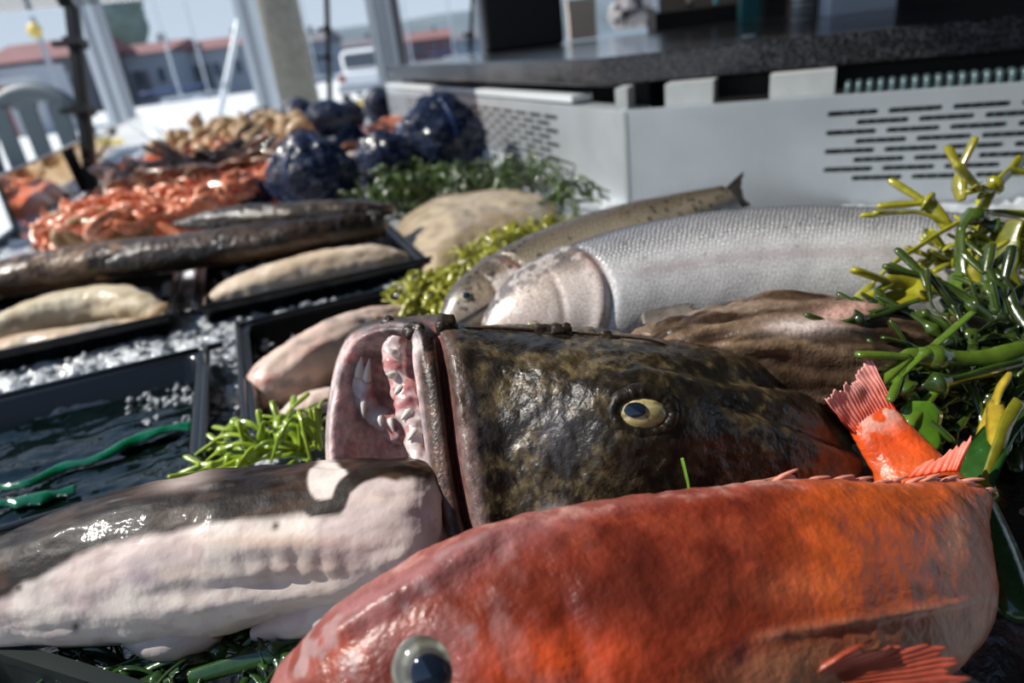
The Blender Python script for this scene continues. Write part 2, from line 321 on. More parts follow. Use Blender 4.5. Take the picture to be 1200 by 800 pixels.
# ------------------------------------------------------------------ trays
def rrect(x0, x1, y0, y1, r, n=6):
    P = []
    for cx, cy, a in ((x1-r, y1-r, 0), (x0+r, y1-r, 90), (x0+r, y0+r, 180), (x1-r, y0+r, 270)):
        for k in range(n): t = math.radians(a+90*k/(n-1)); P.append((cx+r*math.cos(t), cy+r*math.sin(t)))
    return np.array(P)
def tray(rect, label, zrim=0.012, depth=0.065):
    x0, x1, y0, y1 = rect; t = empty('fish_tray', ((x0+x1)/2, (y0+y1)/2, zrim-depth))
    loops = [(0.0, zrim-0.010, .014), (0.0, zrim-0.002, .014), (0.002, zrim, .014), (0.010, zrim, .016), (0.013, zrim-0.003, .016), (0.018, zrim-depth*0.8, .02), (0.030, zrim-depth, .02)]
    L = [np.c_[rrect(x0+i, x1-i, y0+i, y1-i, r), np.full(24, z)] for i, z, r in loops]
    outer = [np.c_[rrect(x0+0.014, x1-0.014, y0+0.014, y1-0.014, .014), np.full(24, zrim-depth-0.002)], np.c_[rrect(x0+0.008, x1-0.008, y0+0.008, y1-0.008, .014), np.full(24, zrim-0.010)]]
    G = np.array(outer+L); V = np.vstack([G.reshape(-1, 3), G[-1].mean(0), G[0].mean(0)]); F = grid_faces(len(G), 24)
    b = (len(G)-1)*24; F += [[len(V)-2, b+j, b+(j+1) % 24] for j in range(24)] + [[len(V)-1, (j+1) % 24, j] for j in range(24)]
    o = mk('tray_shell', V, F, M['tray'], t)
    rg = np.array([np.c_[rrect(x0-.0, x1+.0, y0-.0, y1+.0, .014), np.full(24, zrim)]])[0]
    ring = tube(np.vstack([rg, rg[:1]]), 0.0042, 8, 90); mk('rim_bead', *capped(ring), M['tray'], t)
    tag(t, label, 'tray'); return t
TL = ['wide black plastic tray holding dark water and green film', 'small black plastic tray holding pink fish pieces beside the gaping monkfish',
      'black plastic tray with pale fillets next to the sand-coloured skate', 'black plastic tray holding long cream fillets under the dark brown fish']
for r_, lb in zip(TRAYS, TL): tray(r_, lb)
# nearest tray: dark teal, cut by the lower frame edge
def teal_tray():
    a, b = at(-60, 735, z=0.02), at(190, 812, z=0.02); e = unit(b-a); nrm = np.array([-e[1], e[0], 0]); nrm = -nrm if nrm[1] > 0 else nrm
    t = empty('fish_crate', ((a+b)/2+nrm*0.04)*np.array([1, 1, 0]))
    pr = []
    up = np.array([0, 0, 1.0])
    L = np.linalg.norm(b-a)
    mk('crate_wall', *frame_box(a*np.array([1, 1, 0]), e, nrm, up, 0, L, 0, 0.008, -0.02, 0.018), M['tealtray'], t, smooth=False)
    mk('crate_lip', *frame_box(a*np.array([1, 1, 0]), e, nrm, up, 0, L, 0, 0.009, 0.018, 0.026), M['tealtray'], t, smooth=False)
    mk('crate_floor', *frame_box(a*np.array([1, 1, 0]), e, nrm, up, 0, L, 0, 0.10, -0.02, -0.014), M['dark'], t, smooth=False)  # near-black floor stands in for the shade inside the teal crate
    tag(t, 'dark teal plastic crate rim below the white-bellied monkfish tail', 'crate')
teal_tray()

# water and green film in the wide tray
x0, x1, y0, y1 = TRAYS[0]; nx, ny = 90, 60
X, Y = np.meshgrid(np.linspace(x0+.02, x1-.022, nx), np.linspace(y0+.02, y1-.022, ny), indexing='ij')
Z = -0.024+0.010*fbm(np.stack([X*16, Y*40, X*0], -1), 3)+0.003*fbm(np.stack([X*60, Y*120, X*0], -1), 2)
tag(mk('tray_water', np.stack([X, Y, Z], -1).reshape(-1, 3), grid_faces(nx, ny, False), M['water']), 'dark rippled water lying in the wide black tray', 'water', kind='stuff')
def ribbon(pts, w, mat_, name, parent=None, zoff=0.0, seed=0):
    c = cr(np.array(pts, float), 50); T = np.gradient(c, axis=0); T /= np.linalg.norm(T, axis=1, keepdims=True); N = np.cross(T, [0, 0, 1.0])
    s = np.linspace(-1, 1, 7); ww = w*(0.4+1.1*vnoise(np.stack([np.arange(50)*0.18+seed, np.zeros(50), np.zeros(50)], -1)))
    G = c[:, None]+N[:, None]*(s[None, :, None]*ww[:, None, None]); G[..., 2] += 0.004*np.cos(s*1.5)[None]+0.004*vnoise(G*60+seed)
    B = G.copy(); B[..., 2] -= 0.002
    loop = np.concatenate([G, B[:, ::-1]], 1); return mk(name, *capped(loop), mat_, parent)
gf = [[at(-40, 575, z=-.014), at(30, 570, z=-.014), at(70, 550, z=-.013), at(110, 540, z=-.012), at(150, 520, z=-.012), at(180, 510, z=-.012), at(226, 500, z=-.012)],
      [at(-40, 600, z=-.014), at(10, 592, z=-.014), at(50, 585, z=-.014), at(90, 575, z=-.014)]]
tag(ribbon(gf[0], 0.008, M['green'], 'green_film', seed=2), 'long strip of green plastic film in the wide tray water', 'film')
tag(ribbon(gf[1], 0.006, M['green'], 'green_film', seed=9), 'short scrap of green plastic film in the wide tray water', 'film')
def dark_slab(pts, w, h, seed, name, label, cat, c1, c2, matk='darkfish'):
    p = np.array(pts); nS = len(p); a = np.sin(np.linspace(0.25, np.pi-0.25, nS))
    G, th, L, UV = spine(p, h*a, h*a, w*a, (0, 0, 1), 70, 40, 0.8)
    N = gnormal(G); G = G+N*(0.006*(fbm(G*60+seed, 3)-0.5))[..., None]
    c = np.zeros(G.shape)+c1; c = mixc(c, sm(0.45, 0.62, fbm(G*45+seed*3, 3)), c2)
    V, F = capped(G); o = mk(name, V, F, M[matk], col=np.vstack([c.reshape(-1, 3), c1[None], c1[None]])); tag(o, label, cat); return o
pr = []
for k in range(70):
    q = at(rng.uniform(150, 236), rng.uniform(440, 500), z=-0.018); r = rng.uniform(0.0018, 0.0055); pr.append((IV*r*(0.5+0.9*vnoise(IV*1.9+k))[:, None]+q, IF))
V, F = join(pr); tag(mk('ice_chips', V, F, M['ice']), 'scattered ice chips in the far corner of the wide tray', 'ice', kind='stuff')

# ------------------------------------------------------------------ steel counter with slotted front, coil, granite top
CA = np.array([0.69, 1.19, 0.0]); E1 = unit([0.715, -0.70, 0]); E0 = np.array([0, 1.0, 0]); PZ = 0.1665; UPZ = np.array([0, 0, 1.0])
counter = empty('service_counter', (1.1, 1.5, GZ))
def slotted(o, e, nrm, L, s0, zlist, sl, gap, hs, name):
    """steel sheet from o along e, slots from s0 on"""
    parts = []
    def P(s, z): return np.asarray(o)+e*s+UPZ*z
    def quad(a, b, c, d): parts.append((np.array([P(a, c), P(b, c), P(b, d), P(a, d)]), [[0, 1, 2, 3]]))
    zc = -0.03
    for i, z in enumerate(zlist):
        quad(0, L, zc, z-hs); off = s0+(0 if i % 2 else (sl+gap)*0.5)
        s = off; prev = 0.0
        while True:
            a = s+hs; b = s+sl-hs
            end = s > L-0.01
            # solid from prev slot end to this slot start, concave round ends
            p = []
            lo, hi = prev, (min(a, L) if not end else L)
            rl = [] if prev == 0.0 else [P(lo+hs*math.cos(t), z+hs*math.sin(t)) for t in np.linspace(math.pi/2, -math.pi/2, 7)]
            rr = [P(hi-hs*math.cos(t), z+hs*math.sin(t)) for t in np.linspace(-math.pi/2, math.pi/2, 7)] if not end else [P(L, z-hs), P(L, z+hs)]
            if prev == 0.0: rl = [P(0, z+hs), P(0, z-hs)]
            p = rl+rr; parts.append((np.array(p), [list(range(len(p)))]))
            if end: break
            prev = min(b, L-0.011); s += sl+gap
        zc = z+hs
    quad(0, L, zc, PZ)
    V, F = join(parts); ob = mk(name, V, F, M['steel'], counter, smooth=False)
    m = ob.modifiers.new('sol', 'SOLIDIFY'); m.thickness = 0.002; m.offset = 0; return ob
zl = [0.028+0.0158*i for i in range(8)]
N1 = unit(np.cross(E1, UPZ)); N1 = N1 if N1[1] < 0 else -N1
slotted(CA, E1, N1, 1.5, 0.355, zl, 0.078, 0.014, 0.0042, 'slotted_panel')
slotted(CA, E0, None, 2.15, 0.30, zl, 0.078, 0.014, 0.0042, 'slotted_panel')
mk('panel_lip', *frame_box(CA, E1, -N1, UPZ, 0, 1.5, 0.0, 0.012, PZ, PZ+0.002), M['steel'], counter, smooth=False)
mk('panel_lip', *frame_box(CA, E0, np.array([1.0, 0, 0]), UPZ, 0.22, 2.15, 0.0, 0.05, PZ+0.008, PZ+0.022), M['white'], counter, smooth=False)  # white colour stands in for sunlight on this steel flange
mk('panel_lip', *frame_box(CA, E0, np.array([1.0, 0, 0]), UPZ, 0.0, 2.15, 0.0, 0.06, PZ, PZ+0.002), M['steel'], counter, smooth=False)
mk('corner_seam', *frame_box(CA-N1*-0.001, E1, N1, UPZ, -0.003, 0.004, 0.0, 0.002, 0, PZ), M['steel2'], counter, smooth=False)
mk('inner_wall', *frame_box(CA, E1, -N1, UPZ, 0.06, 1.5, 0.10, 0.12, -0.1, 0.205), M['dark'], counter, smooth=False)
mk('inner_wall', *frame_box(CA, E0, np.array([1.0, 0, 0]), UPZ, 0.1, 2.15, 0.12, 0.14, -0.1, 0.205), M['dark'], counter, smooth=False)
mk('counter_body', *frame_box(CA, E1, -N1, UPZ, 0.12, 1.5, 0.14, 0.5, GZ, 0.2), M['dark'], counter, smooth=False)
mk('counter_body', *frame_box(CA, E0, np.array([1.0, 0, 0]), UPZ, 0.35, 2.15, 0.16, 0.5, GZ, 0.2), M['dark'], counter, smooth=False)
SZ0, SZ1 = 0.2075, 0.262
for pxa, pxb in ((692, 722), (780, 836), (902, 978)):
    def sat(px):                                   # distance along the right panel for an image column
        best = min(np.linspace(-0.05, 1.4, 2901), key=lambda s: abs(proj(CA+E1*s-N1*0.02+UPZ*0.18)[0]-px)); return best
    a, b = sat(pxa), sat(pxb)
    mk('support_block', *frame_box(CA, E1, -N1, UPZ, max(a, 0.004), b, 0.015, 0.075, PZ+0.002, SZ0), M['steel2'], counter, smooth=False)
tag(counter, 'stainless steel counter with rows of ventilation slots behind the salmon', 'counter')
coil = empty('cooling_coil', CA+E1*0.7-N1*0.04+UPZ*-0.1)
k = 0
for s in np.arange(0.385, 1.45, 0.0165):
    b = CA+E1*s-N1*0.012
    pth = [b+UPZ*-0.02, b+UPZ*0.1, b+UPZ*(PZ+0.008), b+UPZ*(PZ+0.016)-N1*0.006, b+UPZ*(PZ+0.017)-N1*0.02]
    mk('coil_tube', *capped(tube(pth, 0.0062, 8, 12, up=E1)), M['coil'], coil)
mk('coil_bar', *frame_box(CA, E1, -N1, UPZ, 0.37, 1.45, 0.004, 0.03, -0.1, -0.02), M['coil'], coil, smooth=False)
tag(coil, 'row of dark teal cooling tubes behind the slotted steel panel', 'cooling coil')
# granite slab, bent at the corner
q = at(704, 102, z=SZ0); q2 = at(447, 96, z=SZ0)
ec = q.copy(); el = np.array([ec[0], ec[1]+2.0, SZ0]); er = ec+E1*1.6
wdt = 1.5; eo = ec+unit(unit([1, 0, 0])+(-N1))*wdt/0.92
lo = np.array([el, ec, er, er-N1*wdt, eo, el+np.array([wdt, 0, 0])]); hi = lo.copy(); lo[:, 2] = SZ0; hi[:, 2] = SZ1
V = np.vstack([lo, hi]); F = [list(range(5, -1, -1)), list(range(6, 12))]+[[i, (i+1) % 6, 6+(i+1) % 6, 6+i] for i in range(6)]
sg = mk('granite_worktop', V, F, M['granite'], smooth=False); bevel(sg, 0.004); tag(sg, 'thick speckled black granite worktop on the steel counter', 'worktop')

# ---- things on the worktop
def slabp(px, py): return at(px, py, z=SZ1)
RX = CR*np.array([1, 1, 0]); RX = unit(RX); RY = unit(CF*np.array([1, 1, 0]))
def rbox(name, px0, px1, py, h, dep, mk_, label, cat, bev=0.01, parts=None, angle=0.0):
    a, b = slabp(px0, py), slabp(px1, py-(px1-px0)*0.122); e = unit((b-a)*np.array([1, 1, 0])); L = np.linalg.norm(b-a); nn = np.array([-e[1], e[0], 0]); nn = nn if nn@RY > 0 else -nn
    t = empty(name, (a+b)/2+nn*dep/2)
    bd = mk('body', *frame_box(a, e, nn, UPZ, 0, L, 0, dep, 0.0005, h), M[mk_], t, smooth=False); bevel(bd, bev, 3)
    tag(t, label, cat); return t, a, e, nn, L
t, a, e, nn, L = rbox('black_bin', 570, 662, 63, 0.26, 0.2, 'blackbox', 'tall matt black bin standing on the granite worktop', 'bin', 0.02)
mk('bin_rim', *frame_box(a, e, nn, UPZ, -0.004, L+0.004, -0.004, 0.204, 0.255, 0.27), M['blackbox'], t, smooth=False)
t, a, e, nn, L = rbox('card_box', 668, 700, 48, 0.2, 0.1, 'beige', 'beige card box between the black bin and the plastic bag', 'box', 0.004)
mk('lid', *frame_box(a, e, nn, UPZ, -0.002, L+0.002, -0.002, 0.102, 0.16, 0.203), M['beige'], t, smooth=False)
# crumpled printed bag
bc = slabp(742, 34)+RY*0.06; bv, bf = ico(5); v = bv*np.array([0.20, 0.09, 0.16]); v = v*(0.8+0.45*fbm(bv*2.3+3, 4))[:, None]; v[:, 2] = np.maximum(v[:, 2]+0.13, 0.001)
v = v[:, :1]*RX+v[:, 1:2]*RY+v[:, 2:]*UPZ+bc; cw = sm(0.52, 0.60, fbm(bv*3.1+9, 3)); c = mixc(np.zeros((len(v), 3))+S(176, 170, 168), cw, S(58, 56, 62))
tag(mk('plastic_bag', v, bf, M['gum'], col=c), 'crumpled grey plastic bag with dark print on the worktop', 'bag')
t, a, e, nn, L = rbox('black_crate', 768, 884, 38, 0.085, 0.2, 'dark', 'low black crate on the worktop in front of the teal box', 'crate', 0.003)
for s in (0.0, L-0.006): mk('crate_end', *frame_box(a, e, nn, UPZ, s, s+0.006, 0, 0.2, 0.085, 0.10), M['dark'], t, smooth=False)
t, a, e, nn, L = rbox('teal_box', 868, 893, 27, 0.16, 0.05, 'teal', 'teal plastic box standing upright on the worktop', 'box', 0.004)
mk('lid', *frame_box(a, e, nn, UPZ, -.002, L+.002, -.002, 0.052, 0.15, 0.17), M['teal'], t, smooth=False)
pb = slabp(842, 30)+RY*0.03
def bottle(pb, r, h, m1, m2, label):
    t = empty('plastic_bottle', pb); V, F = lathe([(r*0.9, 0), (r, 0.004), (r, h*0.7), (r*0.5, h*0.85), (r*0.4, h*0.9)], 18); mk('body', V+pb, F, m1, t)
    V, F = lathe([(r*0.42, h*0.9), (r*0.45, h*0.91), (r*0.45, h), (r*0.3, h*1.01)], 14); mk('cap', V+pb, F, m2, t)
    V, F = lathe([(r*1.01, h*0.1), (r*1.015, h*0.2), (r*1.015, h*0.5), (r*1.01, h*0.6)], 18); mk('label_band', V+pb, F, m2, t); tag(t, label, 'bottle')
bottle(pb+UPZ*0.09, 0.012, 0.16, M['cyan'], M['paper'], 'small cyan bottle standing on the black crate')
bottle(slabp(815, 34)+RY*0.08+UPZ*0.09, 0.014, 0.15, M['dark'], M['beige'], 'dark bottle with pale band standing on the black crate')
t, a, e, nn, L = rbox('dark_carton', 896, 922, 24, 0.14, 0.06, 'brownwall', 'dark brown carton beside the teal box', 'box', 0.003)
mk('flap', *frame_box(a, e, nn, UPZ, 0, L, -0.002, 0.0, 0.07, 0.14), M['dark'], t, smooth=False)
tb = slabp(944, 23)+RY*0.035; t = empty('metal_tin', tb); V, F = lathe([(.030, 0), (.032, .003), (.032, .09), (.030, .094)], 24); mk('body', V+tb, F, M['steel2'], t)
for z in (0.012, 0.03, 0.05, 0.07): V, F = lathe([(.0321, z), (.034, z+.002), (.034, z+.007), (.0321, z+.009)], 24); mk('band', V+tb, F, M['dark'], t)
tag(t, 'ribbed metal tin with dark bands on the worktop', 'tin')
t, a, e, nn, L = rbox('white_carton', 972, 1050, 20, 0.12, 0.09, 'paper', 'bluish white carton on the worktop', 'carton', 0.003)
mk('lid', *frame_box(a, e, nn, UPZ, -.001, L+.001, -.001, 0.091, 0.1, 0.121), M['paper'], t, smooth=False)
t, a, e, nn, L = rbox('dark_case', 1054, 1130, 8, 0.14, 0.12, 'dark', 'black case at the end of the worktop', 'case', 0.006)
mk('handle', *frame_box(a, e, nn, UPZ, L*0.3, L*0.7, 0.05, 0.07, 0.14, 0.16), M['dark'], t, smooth=False)
pl = at(877, 42.5, z=SZ1); e = E1; lb = mk('white_piece', *frame_box(pl-e*0.014, e, -N1, UPZ, 0, 0.028, 0.0, 0.012, 0.0002, 0.0025), M['paper'], smooth=False); tag(lb, 'tiny flat white piece lying on the granite edge', 'tag')  # small flat white piece on the slab edge
# stall back wall on the right
w0 = ec-N1*2.6; sw = min(np.linspace(-2.5, 1.5, 400), key=lambda s: abs(proj(w0+E1*s+UPZ*0.1)[0]-772))
struct(mk('wall_back', *frame_box(np.array([w0[0], w0[1], GZ]), E1, -N1, UPZ, sw, 4.5, 0, 0.05, 0, 3.2), M['brownwall'], smooth=False), 'dark back wall of the stall behind the worktop', 'wall')
# stall's canvas roof, out of view, added to cut sky fill and shade the worktop
V, F = box(-0.80, 5.0, -3.2, 3.6, 2.3, 2.34); struct(mk('ceiling', V, F, M['canvas'], smooth=False), 'unseen dark canvas roof of the fish stall, shaped to cut sky light', 'roof')
V, F = box(-4.0, 5.0, -3.3, -3.2, GZ, 2.34); struct(mk('wall_side', V, F, M['canvas'], smooth=False), 'dark canvas side wall of the fish stall', 'wall')
# ------------------------------------------------------------------ glass screen and posts
g0 = at(25, 280, z=0.0); gd = unit(np.array([0.03, 1.0, 0])); GH = 0.148
pane = empty('glass_screen', g0)
gx = np.array([gd[1], -gd[0], 0])
mk('pane', *frame_box(g0, gd, gx, UPZ, 0, 2.55, -0.004, 0.004, 0.0, GH), M['glass'], pane, smooth=False)
mk('edge_strip', *frame_box(g0, gd, gx, UPZ, -0.004, 0.0, -0.004, 0.004, 0.0, GH), M['glassedge'], pane, smooth=False)
mk('top_strip', *frame_box(g0, gd, gx, UPZ, -0.004, 2.55, -0.005, 0.005, GH, GH+0.006), M['steel2'], pane, smooth=False)
tag(pane, 'low clear glass screen with a steel top strip along the bench edge', 'glass screen')
def post(base, top, r, label, clamps):
    t = empty('screen_post', base); ax = unit(top-base); sd = unit(np.cross(ax, RY)); fw = np.cross(sd, ax)
    L = np.linalg.norm(top-base)
    o = mk('shaft', *frame_box(base, sd, fw, ax, -r, r, -r, r, 0, L), M['black'], t, smooth=False); bevel(o, r*0.3)
    for s in clamps:
        mk('clamp', *frame_box(base+ax*s, sd, fw, ax, -r*1.5, r*1.5, -r*1.5, r*1.5, -0.014, 0.014), M['black'], t, smooth=False)
        mk('clamp_screw', *frame_box(base+ax*s, sd, fw, ax, r*1.5, r*4.2, -r*0.5, r*0.5, -0.008, 0.008), M['black'], t, smooth=False)
    tag(t, label, 'post', 'black posts of the glass screen')
pb = at(89, 174, X=-0.525); post(np.array([pb[0], pb[1], -0.03]), A(76, -60, (pb-CC)@CF), 0.019, 'square black post with side clamp rising from the glass screen', [0.53, 0.30])
pb = at(384, 128, z=0.03); dd = (pb-CC)@CF; post(np.array([pb[0], pb[1], -0.06]), A(381, -60, dd), 0.016, 'slim black post with clamps near the concrete column', [0.42, 0.60])
pb = slabp(551, 62); dd = (pb-CC)@CF; post(pb, A(556, -50, dd), 0.011, 'thin black post standing on the worktop beside the bin', [0.10])
ga = at(0, 15, Y=2.72); gb = at(130, 0, Y=2.72); ge = unit((gb-ga)*np.array([1, 1, 0])); gs = empty('glass_shelf', (ga+gb)/2)
mk('pane', *frame_box(ga, ge, np.array([-ge[1], ge[0], 0]), UPZ, -0.7, 1.0, -0.5, -0.004, 0.0, 0.010), M['glass'], gs, smooth=False)
mk('edge_strip', *frame_box(ga, ge, np.array([-ge[1], ge[0], 0]), UPZ, -0.7, 1.0, -0.004, 0.004, 0.0, 0.012), M['glassedge'], gs, smooth=False)
tag(gs, 'overhead glass shelf with a dark green edge held by the post', 'glass shelf')

# ------------------------------------------------------------------ fish tools
UPF = unit(CU*0.85+CF*0.5)
def gauss(x, y, cx, cy, rx, ry, rot=0.0):
    c, s = math.cos(rot), math.sin(rot); dx, dy = x-cx, y-cy; u = (dx*c+dy*s)/rx; v = (-dx*s+dy*c)/ry; return np.exp(-(u*u+v*v))
def fin(name, base, tip, parent, c0, c1, rays=14, thick=0.0012, nu=None, nv=18, rag=0.15, wave=0.0015, seed=0, matk='fin'):
    nu = nu or rays*8; b = cr(base, nu); t = cr(tip, nu); s = np.linspace(0, 1, nv)
    ph = np.linspace(0, rays, nu); ry = 0.5+0.5*np.cos(2*np.pi*ph)
    ragf = 1-rag*(1-ry)*0.35-rag*1.3*vnoise(np.stack([ph*0.7+seed, ph*0, ph*0], -1))-rag*0.4*vnoise(np.stack([ph*3.1+seed, ph*0, ph*0], -1))
    G = b[:, None]+(t-b)[:, None]*(s[None, :]*ragf[:, None])[..., None]
    du = np.gradient(G, axis=0); dv = np.gradient(G, axis=1); N = np.cross(du, dv); N /= np.maximum(np.linalg.norm(N, axis=-1, keepdims=True), 1e-9)
    G = G+N*(wave*(fbm(G*80+seed, 2)-0.5)*3*s[None, :])[..., None]
    ry = sm(0.15, 0.95, ry); th = (thick*(0.5+0.55*ry)[:, None]*(1.15-0.8*s)[None, :])[..., None]
    loop = np.concatenate([G+N*th, (G-N*th)[:, ::-1]], 1)
    w = (s[None, :]**1.2)*np.ones((nu, 1)); c = mixc(np.zeros(G.shape)+c0, w, c1); c = mixc(c, (1-ry)[:, None]*0.55*(s > 0.15)[None, :], np.asarray(c1)*1.15)
    c = c*(0.85+0.3*fbm(G*150+seed, 2))[..., None]
    cc = np.concatenate([c, c[:, ::-1]], 1).reshape(-1, 3); V, F = capped(loop)
    return mk(name, V, F, M[matk], parent, col=np.vstack([cc, cc[:2]]))
def eyeball(parent, c, fwd, right, r, rx, ry, ring, name='eye', pup=(0, 0, 0.42, 0.34), flat=0.45):
    fwd = unit(fwd); right = unit(right-np.dot(right, fwd)*fwd); up = np.cross(fwd, right)
    if up[2] < 0: up = -up
    nr, nt = 26, 48; rr = np.linspace(0.001, 1, nr); th = np.linspace(0, 2*np.pi, nt, endpoint=False)
    X = rr[:, None]*np.cos(th); Y = rr[:, None]*np.sin(th); Z = np.sqrt(np.maximum(1-rr**2, 0))[:, None]*np.ones(nt)
    G = c+right*(X*rx)[..., None]+up*(Y*ry)[..., None]+fwd*(Z*r*flat)[..., None]
    G2 = np.concatenate([G, (c+right*(X*rx)[..., None]+up*(Y*ry)[..., None]-fwd*(Z*r*flat)[..., None])[::-1][1:]], 0)
    col = ring(X, Y, rr[:, None]*np.ones(nt), th[None]*np.ones((nr, 1))); col2 = np.concatenate([col, col[::-1][1:]], 0).reshape(-1, 3)
    V, F = capped(G2); e = mk(name, V, F, M['eye'], parent, col=np.vstack([col2, col2[:1], col2[-1:]]))
    px, py, pw, ph = pup; nr = 8; rr = np.linspace(0.01, 1, nr)
    X = px+pw*rr[:, None]*np.cos(th); Y = py+ph*rr[:, None]*np.sin(th); Z = np.sqrt(np.maximum(1-X**2-Y**2, 0))
    G = c+right*(X*rx)[..., None]+up*(Y*ry)[..., None]+fwd*(Z*r*flat+0.0008)[..., None]; B = G[-1:]-fwd*0.0016
    mk('pupil', *capped(np.concatenate([G, B], 0)), M['pupil'], e); return e
def zfloor(G, z): G = G.copy(); G[..., 2] = np.maximum(G[..., 2], z); return G

# ------------------------------------------------------------------ monkfish with the gaping mouth
def monkfish():
    base = A(760, 560, 0.5); t = empty('monkfish', (base[0], base[1], 0.0))
    R = {}
    I2 = [(520, 420, .475), (530, 450, .46), (535, 490, .45), (540, 540, .44), (545, 590, .435), (545, 640, .435), (520, 670, .46), (490, 620, .50), (478, 540, .515), (478, 480, .52), (485, 440, .515), (500, 420, .495)]
    I1 = [(482, 398, .45), (486, 430, .438), (494, 480, .427), (502, 540, .413), (513, 605, .402), (527, 668, .392), (478, 705, .43), (425, 635, .463), (398, 545, .470), (402, 460, .475), (418, 410, .473), (450, 392, .462)]
    LI = [(484, 388, .444), (492, 425, .428), (500, 480, .415), (507, 540, .402), (519, 605, .390), (535, 675, .380), (480, 720, .435), (412, 642, .470), (386, 545, .479), (391, 455, .484), (410, 401, .481), (448, 382, .464)]
    L = [(490, 382, .445), (500, 425, .424), (509, 480, .411), (516, 540, .399), (528, 605, .387), (544, 678, .378), (482, 728, .44), (408, 648, .479), (382, 546, .488), (387, 452, .493), (407, 393, .490), (447, 376, .47)]
    LO = [(499, 382, .449), (511, 425, .425), (519, 480, .412), (526, 540, .400), (538, 605, .389), (554, 679, .381), (490, 745, .445), (418, 660, .49), (390, 553, .50), (394, 450, .506), (414, 389, .501), (456, 372, .478)]
    G_ = [(506, 385, .452), (518, 425, .436), (525, 480, .424), (532, 540, .412), (544, 605, .400), (560, 680, .390), (500, 760, .45), (430, 680, .50), (402, 560, .512), (406, 450, .518), (426, 388, .512), (468, 371, .485)]
    H0 = [(514, 381, .454), (526, 422, .425), (535, 480, .408), (543, 540, .396), (555, 605, .386), (570, 685, .378), (520, 775, .45), (450, 700, .515), (425, 560, .53), (428, 450, .535), (447, 387, .53), (482, 371, .495)]
    H1 = [(528, 378, .457), (541, 420, .421), (551, 480, .404), (560, 540, .393), (571, 605, .384), (588, 690, .377), (545, 790, .45), (480, 720, .53), (455, 560, .55), (460, 450, .555), (475, 390, .545), (500, 373, .505)]
    H1b = [(562, 385, .46), (582, 425, .420), (592, 480, .405), (600, 540, .396), (608, 610, .388), (618, 700, .384), (600, 800, .46), (540, 720, .56), (530, 560, .58), (535, 450, .585), (545, 395, .57), (552, 383, .52)]
    H2 = [(655, 386, .465), (665, 425, .41), (668, 480, .392), (670, 540, .384), (672, 610, .382), (680, 700, .39), (680, 800, .47), (640, 720, .58), (630, 560, .605), (630, 460, .61), (640, 400, .59), (650, 384, .53)]
    H3 = [(750, 398, .47), (755, 430, .41), (758, 485, .384), (762, 545, .380), (765, 615, .387), (770, 700, .405), (770, 800, .48), (750, 720, .6), (745, 560, .62), (745, 470, .62), (748, 410, .6), (748, 395, .54)]
    H4 = [(850, 412, .475), (858, 440, .43), (865, 490, .402), (870, 545, .397), (875, 610, .405), (878, 690, .43), (870, 780, .5), (860, 700, .6), (855, 580, .62), (850, 480, .62), (850, 425, .6), (850, 410, .54)]
    H5 = [(930, 448, .475), (940, 475, .44), (948, 510, .42), (952, 555, .417), (954, 610, .425), (952, 670, .45), (940, 720, .5), (930, 660, .57), (925, 580, .59), (920, 510, .585), (920, 465, .57), (925, 447, .53)]
    w3 = lambda r: np.array([A(*p) for p in r])
    rings = [w3(r) for r in (I2, I1, LI, L, LO, G_, H0, H1, H1b, H2, H3, H4, H5)]
    c2 = rings[0].mean(0); thr = A(610, 520, .50); r3 = thr+(rings[0]-c2)*0.35
    c5 = rings[-1].mean(0); e5 = A(1000, 560, .485); r6 = e5+(rings[-1]-c5)*0.45
    rings = [r3]+rings+[r6]
    K = len(rings); NV = 220; R = np.array([cr_closed(r, NV) for r in rings])
    cnt = [10, 16, 6, 6, 8, 8, 8, 10, 16, 34, 40, 40, 30, 20]                # samples per span
    tt = np.concatenate([[i+j/c for j in range(c)] for i, c in enumerate(cnt)]+[[K-1]]); NU = len(tt)
    i = np.clip(np.floor(tt).astype(int), 0, K-2); f = (tt-i)[:, None, None]
    p0, p1, p2, p3 = R[np.maximum(i-1, 0)], R[i], R[i+1], R[np.minimum(i+2, K-1)]
    G = 0.5*((2*p1)+(-p0+p2)*f+(2*p0-5*p1+4*p2-p3)*f*f+(-p0+3*p1-3*p2+p3)*f**3)
    N = gnormal(G[60:]); N = np.concatenate([np.repeat(N[:1]*0, 60, 0), N], 0); U = tt[:, None]*np.ones((1, NV)); Q = G.copy()
    # relief
    px, py = proj(G.reshape(-1, 3)); px = px.reshape(NU, NV); py = py.reshape(NU, NV)
    out = sm(6, 8.5, U); near = sm(0.0, 0.015, (np.array([1.0])*((G.mean(1, keepdims=True)-G)@CF)))
    rel = 0.006*(fbm(Q*34, 3)-0.5)+0.0022*(fbm(Q*120+3, 3)-0.5)+0.0014*(fbm(Q*300, 2)-0.5)
    G = G+N*(rel*out)[..., None]
    lipn = 0.004*(fbm(Q*140+8, 3)-0.5)*sm(3.6, 4.3, U)*(1-sm(6.5, 7.5, U)); G = G+N*(lipn)[..., None]
    inn = (1-sm(2.5, 3.2, U)); G = G+(0.004*(fbm(Q*90+2, 3)-0.5)*inn)[..., None]*CF
    # brow bulge round the eye and wet furrows above it
    br = np.exp(-(((px-755)/62)**2+((py-480)/42)**2))*near-1.25*np.exp(-(((px-752)/34)**2+((py-484)/24)**2))*near
    G = G+N*(0.014*br)[..., None]
    fur = np.exp(-((py-(432+0.10*(px-800)))/10.0)**2)*sm(720, 790, px)*near; G = G-N*(0.006*fur)[..., None]
    fu2 = np.exp(-((py-(470+0.35*(px-860)))/9.0)**2)*sm(820, 860, px)*near; G = G-N*(0.005*fu2)[..., None]
